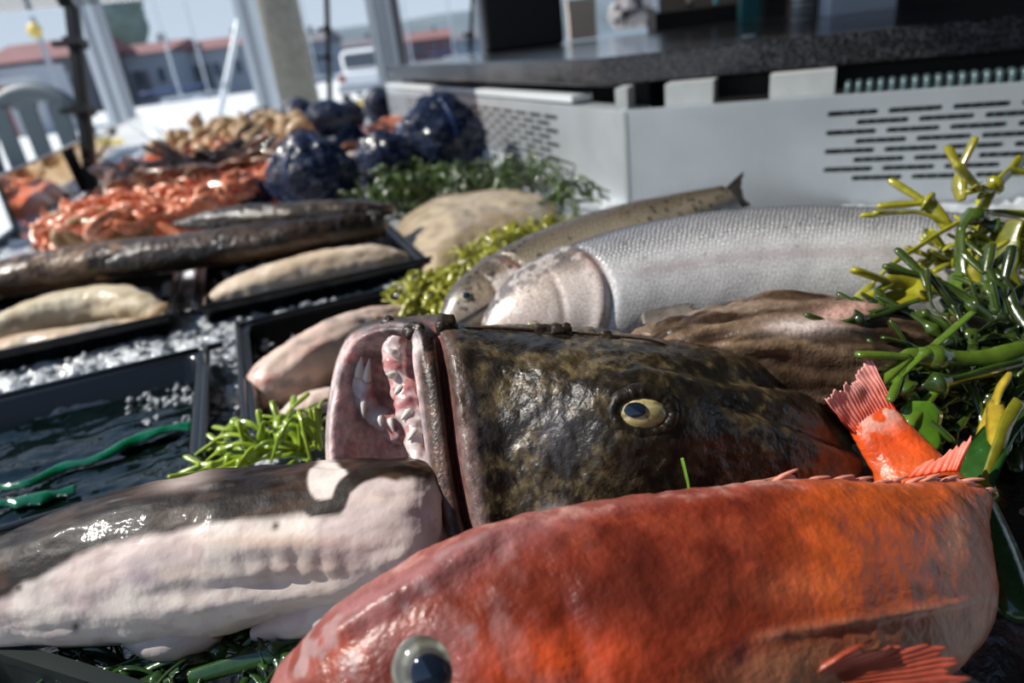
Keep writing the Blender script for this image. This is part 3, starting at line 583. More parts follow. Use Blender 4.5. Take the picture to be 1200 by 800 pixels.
    G = zfloor(G, 0.003)
    # colour
    skin = np.zeros(G.shape)+S(34, 28, 20)
    mot = fbm(Q*70+1, 4); cell = fbm(Q*190+6, 3)
    skin = mixc(skin, sm(0.45, 0.62, mot)*0.75, S(78, 65, 42))
    skin = mixc(skin, sm(0.50, 0.60, cell)*sm(0.38, 0.55, mot)*0.8, S(104, 90, 62))
    skin = mixc(skin, sm(0.56, 0.64, fbm(Q*230+15, 2))*0.7, S(28, 22, 18))
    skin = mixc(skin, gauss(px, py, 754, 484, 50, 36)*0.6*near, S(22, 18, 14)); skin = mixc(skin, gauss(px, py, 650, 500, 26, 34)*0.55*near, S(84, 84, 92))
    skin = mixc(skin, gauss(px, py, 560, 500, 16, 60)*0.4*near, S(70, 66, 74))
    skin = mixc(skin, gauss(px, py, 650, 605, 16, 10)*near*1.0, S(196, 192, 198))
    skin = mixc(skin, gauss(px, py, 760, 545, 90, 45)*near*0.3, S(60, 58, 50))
    skin = mixc(skin, sm(880, 990, px)*0.5, S(54, 40, 34))
    lip = np.zeros(G.shape)+S(38, 28, 22); lip = mixc(lip, sm(0.48, 0.62, fbm(Q*150+4, 3)), S(84, 62, 50))
    gro = np.zeros(G.shape)+S(128, 84, 80); rid = np.zeros(G.shape)+S(118, 98, 94); rid = mixc(rid, sm(0.48, 0.62, fbm(Q*90+31, 3))*0.8, S(72, 56, 46))
    low = sm(420, 520, py); lip = mixc(lip, low*0.2, S(150, 120, 112)); rid = mixc(rid, (1-low)*0.7, S(70, 56, 44))
    inr = np.zeros(G.shape)+S(222, 200, 198); inr = mixc(inr, sm(0.5, 0.66, fbm(Q*60+14, 3))*0.6, S(214, 150, 148)); inr = mixc(inr, sm(0.5, 0.64, fbm(Q*80+44, 3))*0.8, S(150, 138, 142)); inr = mixc(inr, (1-sm(0.2, 1.2, U))*0.8, S(150, 106, 106))
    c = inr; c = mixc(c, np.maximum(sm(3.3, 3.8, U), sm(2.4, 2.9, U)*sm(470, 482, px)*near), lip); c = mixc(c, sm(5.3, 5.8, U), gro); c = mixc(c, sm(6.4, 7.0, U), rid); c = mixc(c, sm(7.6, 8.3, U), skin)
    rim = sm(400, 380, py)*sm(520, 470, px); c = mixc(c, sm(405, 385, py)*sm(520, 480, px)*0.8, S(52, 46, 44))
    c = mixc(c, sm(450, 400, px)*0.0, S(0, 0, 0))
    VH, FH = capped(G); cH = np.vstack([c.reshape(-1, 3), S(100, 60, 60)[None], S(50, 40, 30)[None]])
    # tail body behind the head
    C, r = pstations([(690, 455, .545, .020, .02), (760, 440, .54, .034, .04), (830, 435, .53, .045, .05), (900, 428, .53, .054, .055), (970, 430, .53, .054, .055), (1060, 440, .53, .050, .05), (1160, 450, .53, .044, .045), (1270, 462, .53, .034, .035), (1360, 470, .53, .022, .022)])
    G2, th, Ls, _ = spine(C, r[:, 0], r[:, 0], r[:, 1], UPF, 200, 120)
    Q2 = G2.copy(); N2 = gnormal(G2); ax = unit(C[-1]-C[1]); al = (Q2@ax)[..., None]*ax; ST = (Q2-al)+al*0.16
    wr = fbm(ST*85, 3); G2 = G2+N2*(0.016*(wr-0.5)+0.005*(fbm(ST*160+4, 3)-0.5)+0.003*(fbm(Q2*60, 3)-0.5))[..., None]; G2 = zfloor(G2, 0.003)
    b = np.zeros(G2.shape)+S(84, 66, 50); b = mixc(b, sm(0.48, 0.62, wr)*0.8, S(128, 106, 84)); b = mixc(b, sm(0.50, 0.62, fbm(ST*130+9, 3))*0.85, S(46, 33, 23)); b = mixc(b, sm(0.58, 0.68, fbm(ST*60+19, 3))*0.6, S(150, 130, 112))
    qx, qy = proj(G2.reshape(-1, 3)); qx = qx.reshape(G2.shape[:2]); qy = qy.reshape(G2.shape[:2])
    b = mixc(b, gauss(qx, qy, 985, 366, 46, 11, -0.25), S(206, 164, 152)); b = mixc(b, gauss(qx, qy, 940, 382, 40, 9), S(206, 192, 186))
    V2, F2 = capped(G2); cB = np.vstack([b.reshape(-1, 3), b[0, :1], b[-1, :1]])
    V, F = join([(VH, FH), (V2, F2)]); mk('body', V, F, M['monk'], t, col=np.vstack([cH, cB]))
    # eye
    def ring(X, Y, r, th):
        c = np.zeros(X.shape+(3,))+S(172, 158, 108); nz = fbm(np.stack([X*5, Y*5, X*0], -1), 3)
        c = mixc(c, sm(0.5, 0.64, nz)*0.6, S(196, 186, 146)); c = mixc(c, sm(0.60, 0.68, fbm(np.stack([np.cos(th)*4, np.sin(th)*4, r*3], -1), 3))*0.8, S(104, 88, 50)); c = mixc(c, sm(0.80, 0.99, r), S(52, 44, 34)); return c
    ec_ = A(752, 484, .387)
    ef = unit(-CF*0.9+CU*0.25); er = unit(CR-np.dot(CR, ef)*ef); eu = np.cross(ef, er); eu = eu if eu[2] > 0 else -eu
    aa = np.linspace(0, 2*np.pi, 40); lid = np.array([ec_+er*0.0168*math.cos(a)+eu*(0.0122 if math.sin(a) < 0 else 0.0114)*math.sin(a)+ef*0.0035 for a in aa]); lr = 0.0030+0.0022*np.maximum(np.sin(aa), 0)+0.001*vnoise(lid*400)
    lg = tube(lid, lr, 12, 120, up=ef); lq = lg.copy(); lg = lg+gnormal(lg)*(0.0018*(fbm(lq*260, 3)-.5))[..., None]; lv, lf = capped(lg)
    mk('eyelid', lv, lf, M['monk'], t, col=np.tile(S(34, 28, 21), (len(lv), 1))*(0.6+0.9*fbm(lv*220, 3))[:, None])
    eyeball(t, ec_, unit(-CF*0.9+CU*0.25), CR, 0.0155, 0.0158, 0.0112, ring, pup=(-0.33, 0.04, 0.38, 0.38), flat=0.6)
    # gums, teeth
    gp = [(466, 396, .449), (462, 418, .446), (468, 445, .440), (478, 470, .434), (486, 500, .426), (490, 530, .418), (500, 565, .408), (510, 605, .400), (524, 650, .391)]
    gr = np.array([.006, .0085, .007, .0085, .0075, .0065, .006, .005, .004]); P_ = np.array([A(*p) for p in gp]); g = tube(P_, gr, 26, 130); gq = g.copy(); gn = gnormal(g); g = g+gn*(0.0075*(fbm(gq*110, 3)-0.45))[..., None]
    gc = np.zeros(g.shape)+S(206, 184, 182); gc = mixc(gc, sm(0.5, 0.62, fbm(gq*120+3, 3)), S(186, 120, 118)); gc = mixc(gc, sm(0.55, 0.66, fbm(gq*150+30, 3))*0.7, S(232, 224, 220))
    V, F = capped(g); mk('gum', V, F, M['gum'], t, col=np.vstack([gc.reshape(-1, 3), gc[0, :1], gc[-1, :1]]))
    gp = [(420, 428, .486), (424, 452, .487), (432, 478, .489), (448, 490, .492), (462, 500, .492), (478, 508, .490)]
    P_ = np.array([A(*p) for p in gp]); g = tube(P_, np.array([.004, .008, .006, .009, .010, .008]), 24, 90); gq = g.copy(); gn = gnormal(g); g = g+gn*(0.007*(fbm(gq*120+50, 3)-0.45))[..., None]
    gc = np.zeros(g.shape)+S(208, 188, 190); gc = mixc(gc, sm(0.5, 0.62, fbm(gq*120+13, 3)), S(196, 134, 128)); V, F = capped(g); mk('gum', V, F, M['gum'], t, col=np.vstack([gc.reshape(-1, 3), gc[0, :1], gc[-1, :1]]))
    teeth = [((421, 440), (424, 417), .482, .0042), ((430, 445), (433, 420), .482, .0036), ((427, 466), (426, 490), .483, .0034), ((446, 488), (447, 500), .484, .003), ((458, 492), (462, 506), .483, .003), ((462, 440), (452, 438), .434, .003), ((470, 455), (462, 462), .432, .003), ((480, 482), (470, 492), .425, .003), ((487, 505), (478, 516), .418, .003), ((497, 545), (487, 552), .409, .003), ((505, 580), (496, 590), .401, .0026), ((465, 415), (454, 408), .438, .003)]
    for (b0, b1, d, rr) in teeth:
        p0, p1 = A(*b0, d), A(*b1, d-0.004); mk('tooth', *capped(tube([p0, p0*0.6+p1*0.4+CF*-0.001, p1], [rr, rr*0.75, rr*0.12], 10, 9)), M['tooth'], t)
    # fishing-rod spine along the crown, small snout tubercles
    rod = [A(522, 388, .450), A(560, 384, .455), A(620, 386, .458), A(700, 392, .46), A(760, 398, .462), A(790, 408, .465)]
    o = mk('lure_spine', *capped(tube(rod, [.0012, .0013, .0012, .0010, .0009, .0005], 8, 50)), M['monk'], t, col=np.tile(S(74, 58, 42), (402, 1)))
    o['label'] = 'thin brown lure spine lying along the crown'
    def knob(x, y, d, r, w=1.0, h=1.0, seed=0):
        v, f = ico(3); v = v*np.array([w, 0.8, h])*r*0.85; v = v*(0.35+1.3*fbm(v*260+seed*7, 3))[:, None]; mk('skin_flap', v[:, :1]*CR+v[:, 1:2]*CF+v[:, 2:]*CU+A(x, y, d), f, M['monk'], t, col=np.tile(S(44, 35, 27), (len(v), 1))*(0.7+0.7*fbm(v*300+seed, 2))[:, None])
    knob(648, 388, .458, .009, 1.7, 0.8, 1); knob(664, 385, .46, .005, 1, 1, 2); knob(714, 396, .462, .006, 1.4, 0.9, 3); knob(523, 386, .452, .010, 0.9, 1.2, 4); knob(487, 388, .448, .008, 1.1, 0.9, 5); knob(456, 378, .468, .006, 1.2, 0.8, 6)
    tag(t, 'dark mottled monkfish with gaping toothed mouth and yellow eye', 'fish')
monkfish()

# ------------------------------------------------------------------ redfish in the foreground
def redfish():
    rows = [(322, 856, .305, .010, .010, .010), (350, 842, .303, .026, .024, .019), (400, 830, .30, .040, .036, .028), (470, 812, .298, .050, .046, .034), (560, 790, .298, .060, .054, .037), (680, 765, .302, .064, .056, .037), (820, 735, .31, .063, .054, .035), (950, 706, .322, .058, .05, .032), (1040, 688, .34, .053, .045, .029), (1098, 665, .365, .045, .038, .025), (1106, 625, .402, .036, .032, .021), (1084, 582, .428, .027, .026, .016), (1056, 540, .445, .0215, .0215, .011), (1034, 507, .452, .018, .018, .008), (1020, 486, .456, .0165, .0165, .004)]
    C, r = pstations(rows); up = np.array([unit(CU*0.92+CF*0.45)]*10+[unit(CU*0.8+CF*0.35+CR*0.3), unit(CU*0.6+CF*0.2+CR*0.7), unit(CU*0.48+CR*0.88), unit(CU*0.48+CR*0.88), unit(CU*0.48+CR*0.88)])
    t = empty('redfish', (C[5][0], C[5][1], 0.0))
    G, th, L, UV = spine(C, r[:, 0], r[:, 1], r[:, 2], up, 420, 200, 0.9)
    # side towards the camera
    Q = G.copy(); N = gnormal(G); px, py = proj(G.reshape(-1, 3)); px = px.reshape(G.shape[:2]); py = py.reshape(G.shape[:2])
    rel = 0.0035*(fbm(Q*40, 3)-0.5)+0.0012*(fbm(Q*160, 3)-0.5)
    rel = rel+0.006*gauss(px, py, 500, 792, 75, 62)-0.009*gauss(px, py, 499, 790, 48, 44)            # eye socket
    rel = rel+0.005*np.exp(-((py-(700-0.62*(px-470)))/14)**2)*sm(360, 420, px)*sm(650, 560, px)        # bony ridge on the head
    rel = rel-0.002*np.exp(-((px-660-0.35*(py-700))/20)**2)*sm(660, 740, py)                          # gill cover edge
    rel = rel+0.0016*np.exp(-((py-(745-0.17*(px-900)))/6)**2)*sm(860, 930, px)*sm(1160, 1120, px)      # lateral line
    G = G+N*rel[..., None]; G = zfloor(G, 0.004)
    u = np.linspace(0, 1, 420)[:, None]*np.ones((1, 200)); dors = np.sin(th)[None, :]*np.ones((420, 1))
    c = np.zeros(G.shape)+S(150, 58, 36)
    n1 = fbm(Q*45+2, 4); n2 = fbm(Q*110+7, 3)
    c = mixc(c, sm(0.46, 0.62, n1)*0.7, S(110, 42, 30)); c = mixc(c, sm(0.52, 0.66, n2)*0.5, S(186, 84, 56))
    c = mixc(c, sm(860, 1020, px)*0.75, S(206, 90, 34)); c = mixc(c, sm(700, 560, px)*sm(0.4, 0.55, n1)*0.8, S(190, 118, 112))
    c = mixc(c, np.exp(-((py-(692-0.56*(px-470)))/30)**2)*sm(350, 420, px)*sm(700, 600, px)*0.85, S(186, 122, 122))
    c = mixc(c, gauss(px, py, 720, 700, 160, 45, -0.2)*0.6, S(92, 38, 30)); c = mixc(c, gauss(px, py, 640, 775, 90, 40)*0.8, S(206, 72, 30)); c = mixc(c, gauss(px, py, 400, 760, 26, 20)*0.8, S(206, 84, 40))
    c = mixc(c, gauss(px, py, 1112, 625, 26, 40, 0.3)*0.3, S(206, 158, 126)); c = mixc(c, gauss(px, py, 1000, 690, 100, 25)*0.35, S(206, 130, 90))
    c = mixc(c, sm(0.0, 34, py-(742-0.17*(px-900)))*sm(780, 950, px)*0.75, S(196, 138, 104)); c = mixc(c, np.exp(-((py-(745-0.17*(px-900)))/7)**2)*sm(860, 930, px)*0.7, S(222, 160, 128))
    c = mixc(c, sm(0.58, 0.66, fbm(Q*80+40, 3))*sm(0.4, 0.2, u)*0.8, S(196, 158, 156)); c = mixc(c, gauss(px, py, 865, 765, 12, 14)+gauss(px, py, 922, 745, 8, 7), S(110, 50, 50))
    c = mixc(c, sm(0.80, 0.98, dors)*0.6, S(200, 112, 96)); c = mixc(c, sm(0.55, 0.66, n2)*sm(0.8, 0.97, dors)*0.7, S(226, 170, 156)); c = mixc(c, sm(-0.35, -0.8, dors)*0.6*sm(900, 780, px), S(220, 170, 150))
    c = mixc(c, sm(0.80, 0.9, u)*0.8, S(226, 84, 34)); c = mixc(c, sm(0.9, 0.98, u)*sm(0.5, 0.6, n2), S(222, 166, 150))
    c = mixc(c, gauss(px, py, 498, 790, 50, 46)*0.9, S(120, 70, 66))
    ll = py-(742-0.17*(px-900)); c = mixc(c, sm(900, 1000, px)*sm(8, -10, ll)*sm(0.84, 0.8, u)*(0.55+0.35*n1), S(204, 92, 38)); c = mixc(c, gauss(px, py, 1122, 622, 15, 36, 0.3)*sm(0.84, 0.8, u)*0.6, S(214, 160, 124)); c = mixc(c, sm(0.55, 0.68, fbm(Q*60+90, 3))*sm(850, 950, px)*0.5*sm(0.84, 0.8, u), S(160, 74, 50))
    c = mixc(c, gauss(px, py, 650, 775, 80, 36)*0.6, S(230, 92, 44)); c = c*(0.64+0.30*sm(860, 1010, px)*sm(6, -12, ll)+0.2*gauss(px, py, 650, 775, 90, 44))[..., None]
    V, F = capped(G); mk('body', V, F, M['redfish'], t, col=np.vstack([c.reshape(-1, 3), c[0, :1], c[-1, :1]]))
    j = int(np.argmax(np.sin(th))); ridge = G[:, j]
    def ring(X, Y, r_, th_):
        c = np.zeros(X.shape+(3,))+S(92, 88, 80); an = fbm(np.stack([np.cos(th_)*1.6, np.sin(th_)*1.6, r_*2], -1), 3); rt = sm(-0.3, 0.6, np.cos(th_)); c = mixc(c, sm(0.46, 0.54, r_)*(1-sm(0.58, 0.70, r_))*(0.35+0.6*rt), S(176, 184, 164)); c = mixc(c, sm(0.45, 0.6, an)*0.6, S(58, 54, 50)); c = mixc(c, sm(0.72, 0.82, r_)*(1-sm(0.88, 0.98, r_))*(0.15+0.75*rt), S(170, 176, 156)); c = mixc(c, sm(0.9, 1.0, r_), S(110, 60, 54)); return c
    k = np.unravel_index(np.argmin((px-498)**2+(py-792)**2+1e6*(((G-CC)@CF) > 0.30)), px.shape); ec_ = G[k]
    eyeball(t, ec_+CF*0.0075, unit(-CF*0.85+CU*0.35), CR, 0.017, 0.0172, 0.0172, ring, pup=(0.02, -0.05, 0.42, 0.42), flat=0.72)
    # dorsal fin folded along the back, each spine its own part
    i0, i1 = 190, 318; idx = np.linspace(i0, i1, 14).astype(int); b = ridge[idx]; T = np.gradient(ridge, axis=0)[idx]; T /= np.linalg.norm(T, axis=1, keepdims=True); Uv = unit(CU*0.7+CF*0.3)
    hgt = np.array([.004, .007, .009, .010, .010, .010, .009, .009, .009, .008, .008, .009, .010, .008])
    tip = b+Uv*hgt[:, None]*0.42+T*0.016-CF*0.003
    fin('dorsal_fin', b-Uv*0.003, tip, t, S(190, 66, 38), S(214, 140, 122), rays=13, thick=0.0016, rag=0.35, seed=3)
    for q in range(0, 14): mk('fin_spine', *capped(tube([b[q]-Uv*0.002, (b[q]+tip[q])/2-CF*0.001, tip[q]+T[q]*0.001], [.0016, .0013, .0005], 6, 8)), M['fin'], t, col=np.tile(S(226, 150, 130), (50, 1)))
    b = np.array([A(1062, 560, .415), A(1085, 556, .41), A(1110, 552, .405), A(1122, 552, .40)]); tp = np.array([A(1080, 542, .415), A(1104, 528, .412), A(1130, 507, .408), A(1142, 502, .402)])
    fin('soft_dorsal_fin', b, tp, t, S(222, 82, 44), S(226, 120, 104), rays=8, thick=0.0014, rag=0.25, seed=5)
    # tail fin
    b = np.array([A(1000, 508, .452), A(1014, 498, .454), A(1032, 487, .454), A(1048, 480, .454)]); tp = np.array([A(960, 461, .450), A(984, 445, .454), A(1000, 436, .458), A(1016, 408, .462)])
    fin('tail_fin', b, tp, t, S(226, 84, 44), S(216, 150, 142), rays=16, thick=0.0016, rag=0.12, wave=0.003, seed=8, nv=26)
    # pectoral fin at the lower right
    b = np.array([A(930, 800, .282), A(960, 790, .284), A(985, 800, .283), A(1000, 830, .28)]); tp = np.array([A(1030, 745, .275), A(1110, 752, .278), A(1160, 780, .278), A(1180, 830, .275)])
    fin('pectoral_fin', b, tp, t, S(150, 66, 40), S(156, 70, 54), rays=15, thick=0.0014, rag=0.2, seed=12, nv=24)
    tag(t, 'red-orange redfish with silvery eye and curled tail', 'fish')
redfish()

# ------------------------------------------------------------------ skinned monkfish tail, white belly towards the viewer
def white_tail():
    rows = [(-200, 800, .445, .014, .016, .018), (-110, 752, .44, .024, .028, .026), (0, 698, .430, .033, .034, .034), (130, 660, .423, .041, .048, .041), (260, 638, .416, .045, .050, .042), (370, 624, .408, .041, .045, .038), (450, 610, .402, .037, .041, .033), (500, 606, .400, .031, .035, .026), (520, 606, .400, .016, .02, .014)]
    C, r = pstations(rows); t = empty('monkfish_tail', (C[4][0], C[4][1], 0)); up = unit(CU*0.9+CF*0.55)
    G, th, L, UV = spine(C, r[:, 0], r[:, 1], r[:, 2], up, 320, 180, 0.95); Q = G.copy(); N = gnormal(G)
    px, py = proj(G.reshape(-1, 3)); px = px.reshape(G.shape[:2]); py = py.reshape(G.shape[:2])
    al = (Q@unit(C[5]-C[2]))[..., None]*unit(C[5]-C[2]); ST = Q-al*0.75
    top = sm(0.25, 0.6, np.sin(th))[None, :]
    rel = 0.006*(fbm(Q*26, 3)-0.5)+0.003*(fbm(ST*80, 3)-0.5)+0.004*(fbm(ST*140, 2)-0.5)*top-0.004*gauss(px, py, 300, 690, 110, 12, -0.08)+0.004*gauss(px, py, 330, 635, 90, 18)-0.0011*np.exp(-((np.mod(px-300, 30)-15)/8)**2)*gauss(px, py, 350, 665, 70, 22)
    G = zfloor(G+N*rel[..., None], 0.006)
    bx = np.array([-200, -60, 0, 60, 130, 200, 240, 300, 360, 400, 470, 600]); by = np.array([800, 745, 702, 668, 636, 622, 614, 608, 604, 600, 562, 546])
    edge = np.interp(px, bx, by)+9*(fbm(Q*55+3, 3)-0.5)*2
    dk = sm(6, -6, py-edge)
    fl = np.zeros(G.shape)+S(226, 214, 206); n1 = fbm(Q*35+2, 3); fl = mixc(fl, sm(0.48, 0.64, n1)*0.5, S(190, 166, 168)); fl = mixc(fl, sm(0.5, 0.64, fbm(ST*60+6, 3))*0.35, S(226, 206, 186)); fl = mixc(fl, gauss(px, py, 170, 675, 18, 14)*0.7, S(150, 128, 150)); fl = mixc(fl, gauss(px, py, 370, 665, 70, 26)*0.35, S(176, 140, 128)); fl = mixc(fl, sm(0.62, 0.68, fbm(Q*130+70, 2))*0.25, S(160, 130, 130))
    fl = mixc(fl, gauss(px, py, 320, 634, 90, 7)*0.4, S(206, 160, 120))
    sk = np.zeros(G.shape)+S(28, 19, 14); sk = mixc(sk, sm(0.45, 0.6, fbm(ST*90+4, 3))*0.8, S(66, 45, 30)); sk = mixc(sk, sm(0.62, 0.70, fbm(ST*70+14, 3))*0.35, S(96, 76, 62)); sk = mixc(sk, gauss(px, py, 215, 562, 30, 10, -0.2), S(176, 160, 154))
    # pale patch and dark squiggle of skin near the monkfish lip
    pale = np.maximum(gauss(px, py, 385, 565, 26, 26), gauss(px, py, 440, 590, 45, 34)); dk = dk*(1-sm(0.35, 0.5, pale))
    sq = np.minimum.reduce([np.hypot(px-x, py-y) for x, y in np.c_[np.interp(np.linspace(0, 1, 40), [0, .3, .55, .8, 1], [366, 396, 402, 424, 452]), np.interp(np.linspace(0, 1, 40), [0, .3, .55, .8, 1], [596, 592, 572, 556, 545])]])
    c = mixc(fl, dk, sk); c = mixc(c, sm(12, 7, sq+3*(fbm(Q*120, 2)-.5)), S(40, 30, 24))
    c = mixc(c, np.maximum.reduce([gauss(px, py, 323, 616, 5, 6), gauss(px, py, 88, 735, 4, 5), gauss(px, py, 24, 688, 5, 5)]), S(64, 50, 40))
    V, F = capped(G); mk('body', V, F, M['flesh'], t, col=np.vstack([c.reshape(-1, 3), c[0, :1], c[-1, :1]]))
    C, r = pstations([(300, 742, .402, .004, .006), (350, 728, .398, .011, .014), (410, 712, .394, .014, .016), (460, 696, .392, .013, .016), (510, 682, .392, .008, .012), (540, 675, .394, .003, .005)]); G, th, L, UV = spine(C, r[:, 0], r[:, 0], r[:, 1], up, 90, 50); Q = G.copy(); G = zfloor(G+gnormal(G)*(0.004*(fbm(Q*60, 3)-0.5))[..., None], 0.004)
    c = np.zeros(G.shape)+S(222, 208, 198); c = mixc(c, sm(0.5, 0.65, fbm(Q*50, 3))*0.5, S(200, 170, 172)); V, F = capped(G); mk('belly_flap', V, F, M['flesh'], t, col=np.vstack([c.reshape(-1, 3), c[0, :1], c[-1, :1]]))
    C, r = pstations([(150, 752, .405, .003, .006), (180, 752, .402, .010, .014), (215, 748, .40, .012, .016), (255, 738, .40, .006, .010)]); G, th, L, UV = spine(C, r[:, 0], r[:, 0], r[:, 1], up, 60, 40); c = np.zeros(G.shape)+S(206, 194, 190); V, F = capped(zfloor(G, .004)); mk('belly_flap', V, F, M['flesh'], t, col=np.vstack([c.reshape(-1, 3), c[0, :1], c[-1, :1]]))
    tag(t, 'white-fleshed monkfish tail with brown skin strip before the gaping mouth', 'fish')
white_tail()

# ------------------------------------------------------------------ salmon and trout
def salmon(rows, nm, label, spots, kind):
    C, r = pstations(rows); t = empty(nm, (C[4][0], C[4][1], 0)); up = unit(CU*0.88+CF*0.45)
    G, th, L, UV = spine(C, r[:, 0], r[:, 1], r[:, 2], up, 300, 160, 0.9); Q = G.copy(); N = gnormal(G)
    px, py = proj(G.reshape(-1, 3)); px = px.reshape(G.shape[:2]); py = py.reshape(G.shape[:2]); sn = np.sin(th)[None, :]*np.ones((300, 1)); u = L[:, None]*np.ones((1, 160))
    hl = 0.115 if kind == 0 else 0.10                                       # head length (m)
    gl = hl*(1-0.16*sn**2)
    rel = 0.0025*(fbm(Q*25, 3)-0.5)-0.0028*np.exp(-((u-gl)/0.0035)**2)+0.0022*np.exp(-((u-gl+0.009)/0.006)**2)-0.0014*np.exp(-((u-gl*0.63)/0.003)**2)*sm(-.9, -.2, -np.abs(sn))
    G = zfloor(G+N*rel[..., None], 0.004)
    back = sm(0.15, 0.75, sn+0.12*(fbm(Q*50, 3)-.5)); bel = sm(-0.2, -0.7, sn)
    if kind == 0:
        c = np.zeros(G.shape)+S(222, 222, 224); c = mixc(c, sm(0.45, 0.62, fbm(Q*40+3, 3))*0.4, S(196, 192, 194)); c = mixc(c, back*0.75, S(132, 134, 142)); c = mixc(c, sm(0.72, 0.95, sn), S(40, 42, 48)); c = mixc(c, bel*0.7, S(206, 204, 204)); c = mixc(c, np.exp(-((sn+0.02)/0.10)**2)*sm(hl, hl+.05, u)*0.35, S(170, 140, 146)); c = mixc(c, gauss(px, py, 940, 375, 60, 22)*0.5, S(138, 124, 128))
    else:
        c = np.zeros(G.shape)+S(164, 152, 132); c = mixc(c, back*0.9, S(94, 82, 66)); c = mixc(c, sm(0.85, 1.0, sn), S(62, 54, 46)); c = mixc(c, bel*0.8, S(196, 190, 178))
    head = sm(gl+.003, gl-.003, u)
    hc = np.zeros(G.shape)+(S(196, 180, 170) if kind == 0 else S(150, 134, 116)); hc = mixc(hc, sm(0.15, 0.55, sn+0.25*(fbm(Q*90+5, 3)-.5))*0.85, S(86, 82, 82) if kind == 0 else S(70, 64, 58)); hc = mixc(hc, sm(0.5, 0.62, fbm(Q*110+9, 3))*0.5, S(226, 214, 208) if kind == 0 else S(110, 96, 80)); hc = mixc(hc, np.exp(-((u-gl+.004)/0.006)**2)*0.6*sm(.8, .2, np.abs(sn)), S(190, 120, 114)); hc = mixc(hc, sm(gl*.62, gl*.7, u)*sm(0.35, 0.1, sn)*0.6, S(232, 222, 218))
    c = mixc(c, head, hc)
    # spots
    sp = np.random.default_rng(spots); ns = 420 if kind == 0 else 520; si = sp.integers(20, 290, ns); sj = sp.integers(0, 160, ns); ok = (np.sin(th[sj]) > (0.05 if kind == 0 else -0.1))
    for a, b in zip(si[ok], sj[ok]):
        lo, hi = max(a-9, 0), min(a+10, 300); D = np.linalg.norm(Q[lo:hi]-Q[a, b], axis=-1); rr = sp.uniform(.0012, .0026) if kind == 0 else sp.uniform(.0014, .0032)
        c[lo:hi] = mixc(c[lo:hi], sm(rr*1.2, rr*0.7, D)*(0.45 if kind == 0 else 0.85), S(34, 30, 30))
    V, F = capped(G); o = mk('body', V, F, M['salmon'], t, col=np.vstack([c.reshape(-1, 3), c[0, :1], c[-1, :1]]), uv=np.vstack([UV.reshape(-1, 2), [[0, 0], [0, 0]]]))
    sa = ((1-head)*(0.12+0.88*sm(0.05, 0.5, sn))*(1.0 if kind == 0 else 0.6)).reshape(-1); at_ = o.data.attributes.new('scale_amt', 'FLOAT', 'POINT'); at_.data.foreach_set('value', np.concatenate([sa, [0, 0]]))
    # eye on the viewer's side
    ue = hl*0.36; i = int(np.argmin(np.abs(L-ue))); Sd = N[i]; j = int(np.argmin(np.abs(np.sin(th)-(-0.62 if kind == 0 else 0.22))+2*(N[i]@CF > 0))); ec_ = G[i, j]
    def ring(X, Y, r_, th_):
        c = np.zeros(X.shape+(3,))+S(176, 166, 130); return mixc(c, sm(0.75, 0.95, r_), S(60, 56, 52))
    eyeball(t, ec_-N[i, j]*0.001, N[i, j], CR, 0.0072, 0.0072, 0.0068, ring, pup=(0, 0, 0.6, 0.6), flat=0.5)
    # mouth line
    ml = np.array([G[int(np.argmin(np.abs(L-q))), int(np.argmin(np.abs(np.sin(th)+(0.75 if kind == 0 else 0.35))+2*(N[10]@CF > 0)))] for q in np.linspace(0.006, hl*0.52, 8)])
    mk('jaw_line', *capped(tube(ml, .0013, 6, 30)), M['fin'], t, col=np.tile(S(70, 58, 54), (182, 1)))
    # pectoral fin and tail
    T = unit(C[-1]-C[-2]); bb = C[-1]; hh = r[-1, 0]; sp_ = 0.055 if kind == 0 else 0.030; ln = 0.075 if kind == 0 else 0.040
    b = np.array([bb+up*hh*.9, bb+up*hh*.3, bb-up*hh*.3, bb-up*hh*.9]); tp = np.array([bb+up*sp_+T*ln, bb+up*sp_*.35+T*ln*.72, bb-up*sp_*.35+T*ln*.72, bb-up*sp_+T*ln])
    fin('tail_fin', b-T*0.004, tp, t, S(92, 84, 72), S(70, 64, 56), rays=18, thick=0.0014, rag=0.08, seed=spots)
    i = int(np.argmin(np.abs(L-(hl+0.02)))); j = int(np.argmin(np.abs(np.sin(th)+0.6)+2*(N[i]@CF > 0))); p = G[i, j]; Tn = unit(C[5]-C[3]); nn = N[i, j]
    b = np.array([p, p-up*.004, p-up*.008, p-up*.012])-nn*.002; tp = np.array([p+Tn*.055+nn*.008, p+Tn*.055-up*.008+nn*.009, p+Tn*.05-up*.018+nn*.009, p+Tn*.04-up*.026+nn*.008])
    fin('pectoral_fin', b, tp, t, S(150, 140, 130), S(110, 104, 98), rays=10, seed=spots+2)
    tag(t, label, 'fish'); return t
salmon([(566, 396, .62, .008, .008, .008), (584, 387, .622, .024, .022, .017), (612, 375, .625, .040, .036, .027), (650, 361, .63, .052, .05, .034), (710, 350, .64, .063, .06, .040), (800, 334, .66, .073, .068, .044), (900, 326, .675, .079, .072, .046), (1000, 324, .685, .080, .072, .046), (1100, 326, .69, .078, .070, .044), (1200, 330, .69, .070, .064, .040), (1300, 336, .685, .055, .05, .032), (1380, 340, .68, .038, .036, .022), (1440, 343, .675, .028, .027, .012)],
       'salmon', 'large silver salmon with bright scales lying in front of the spotted trout', 5, 0)
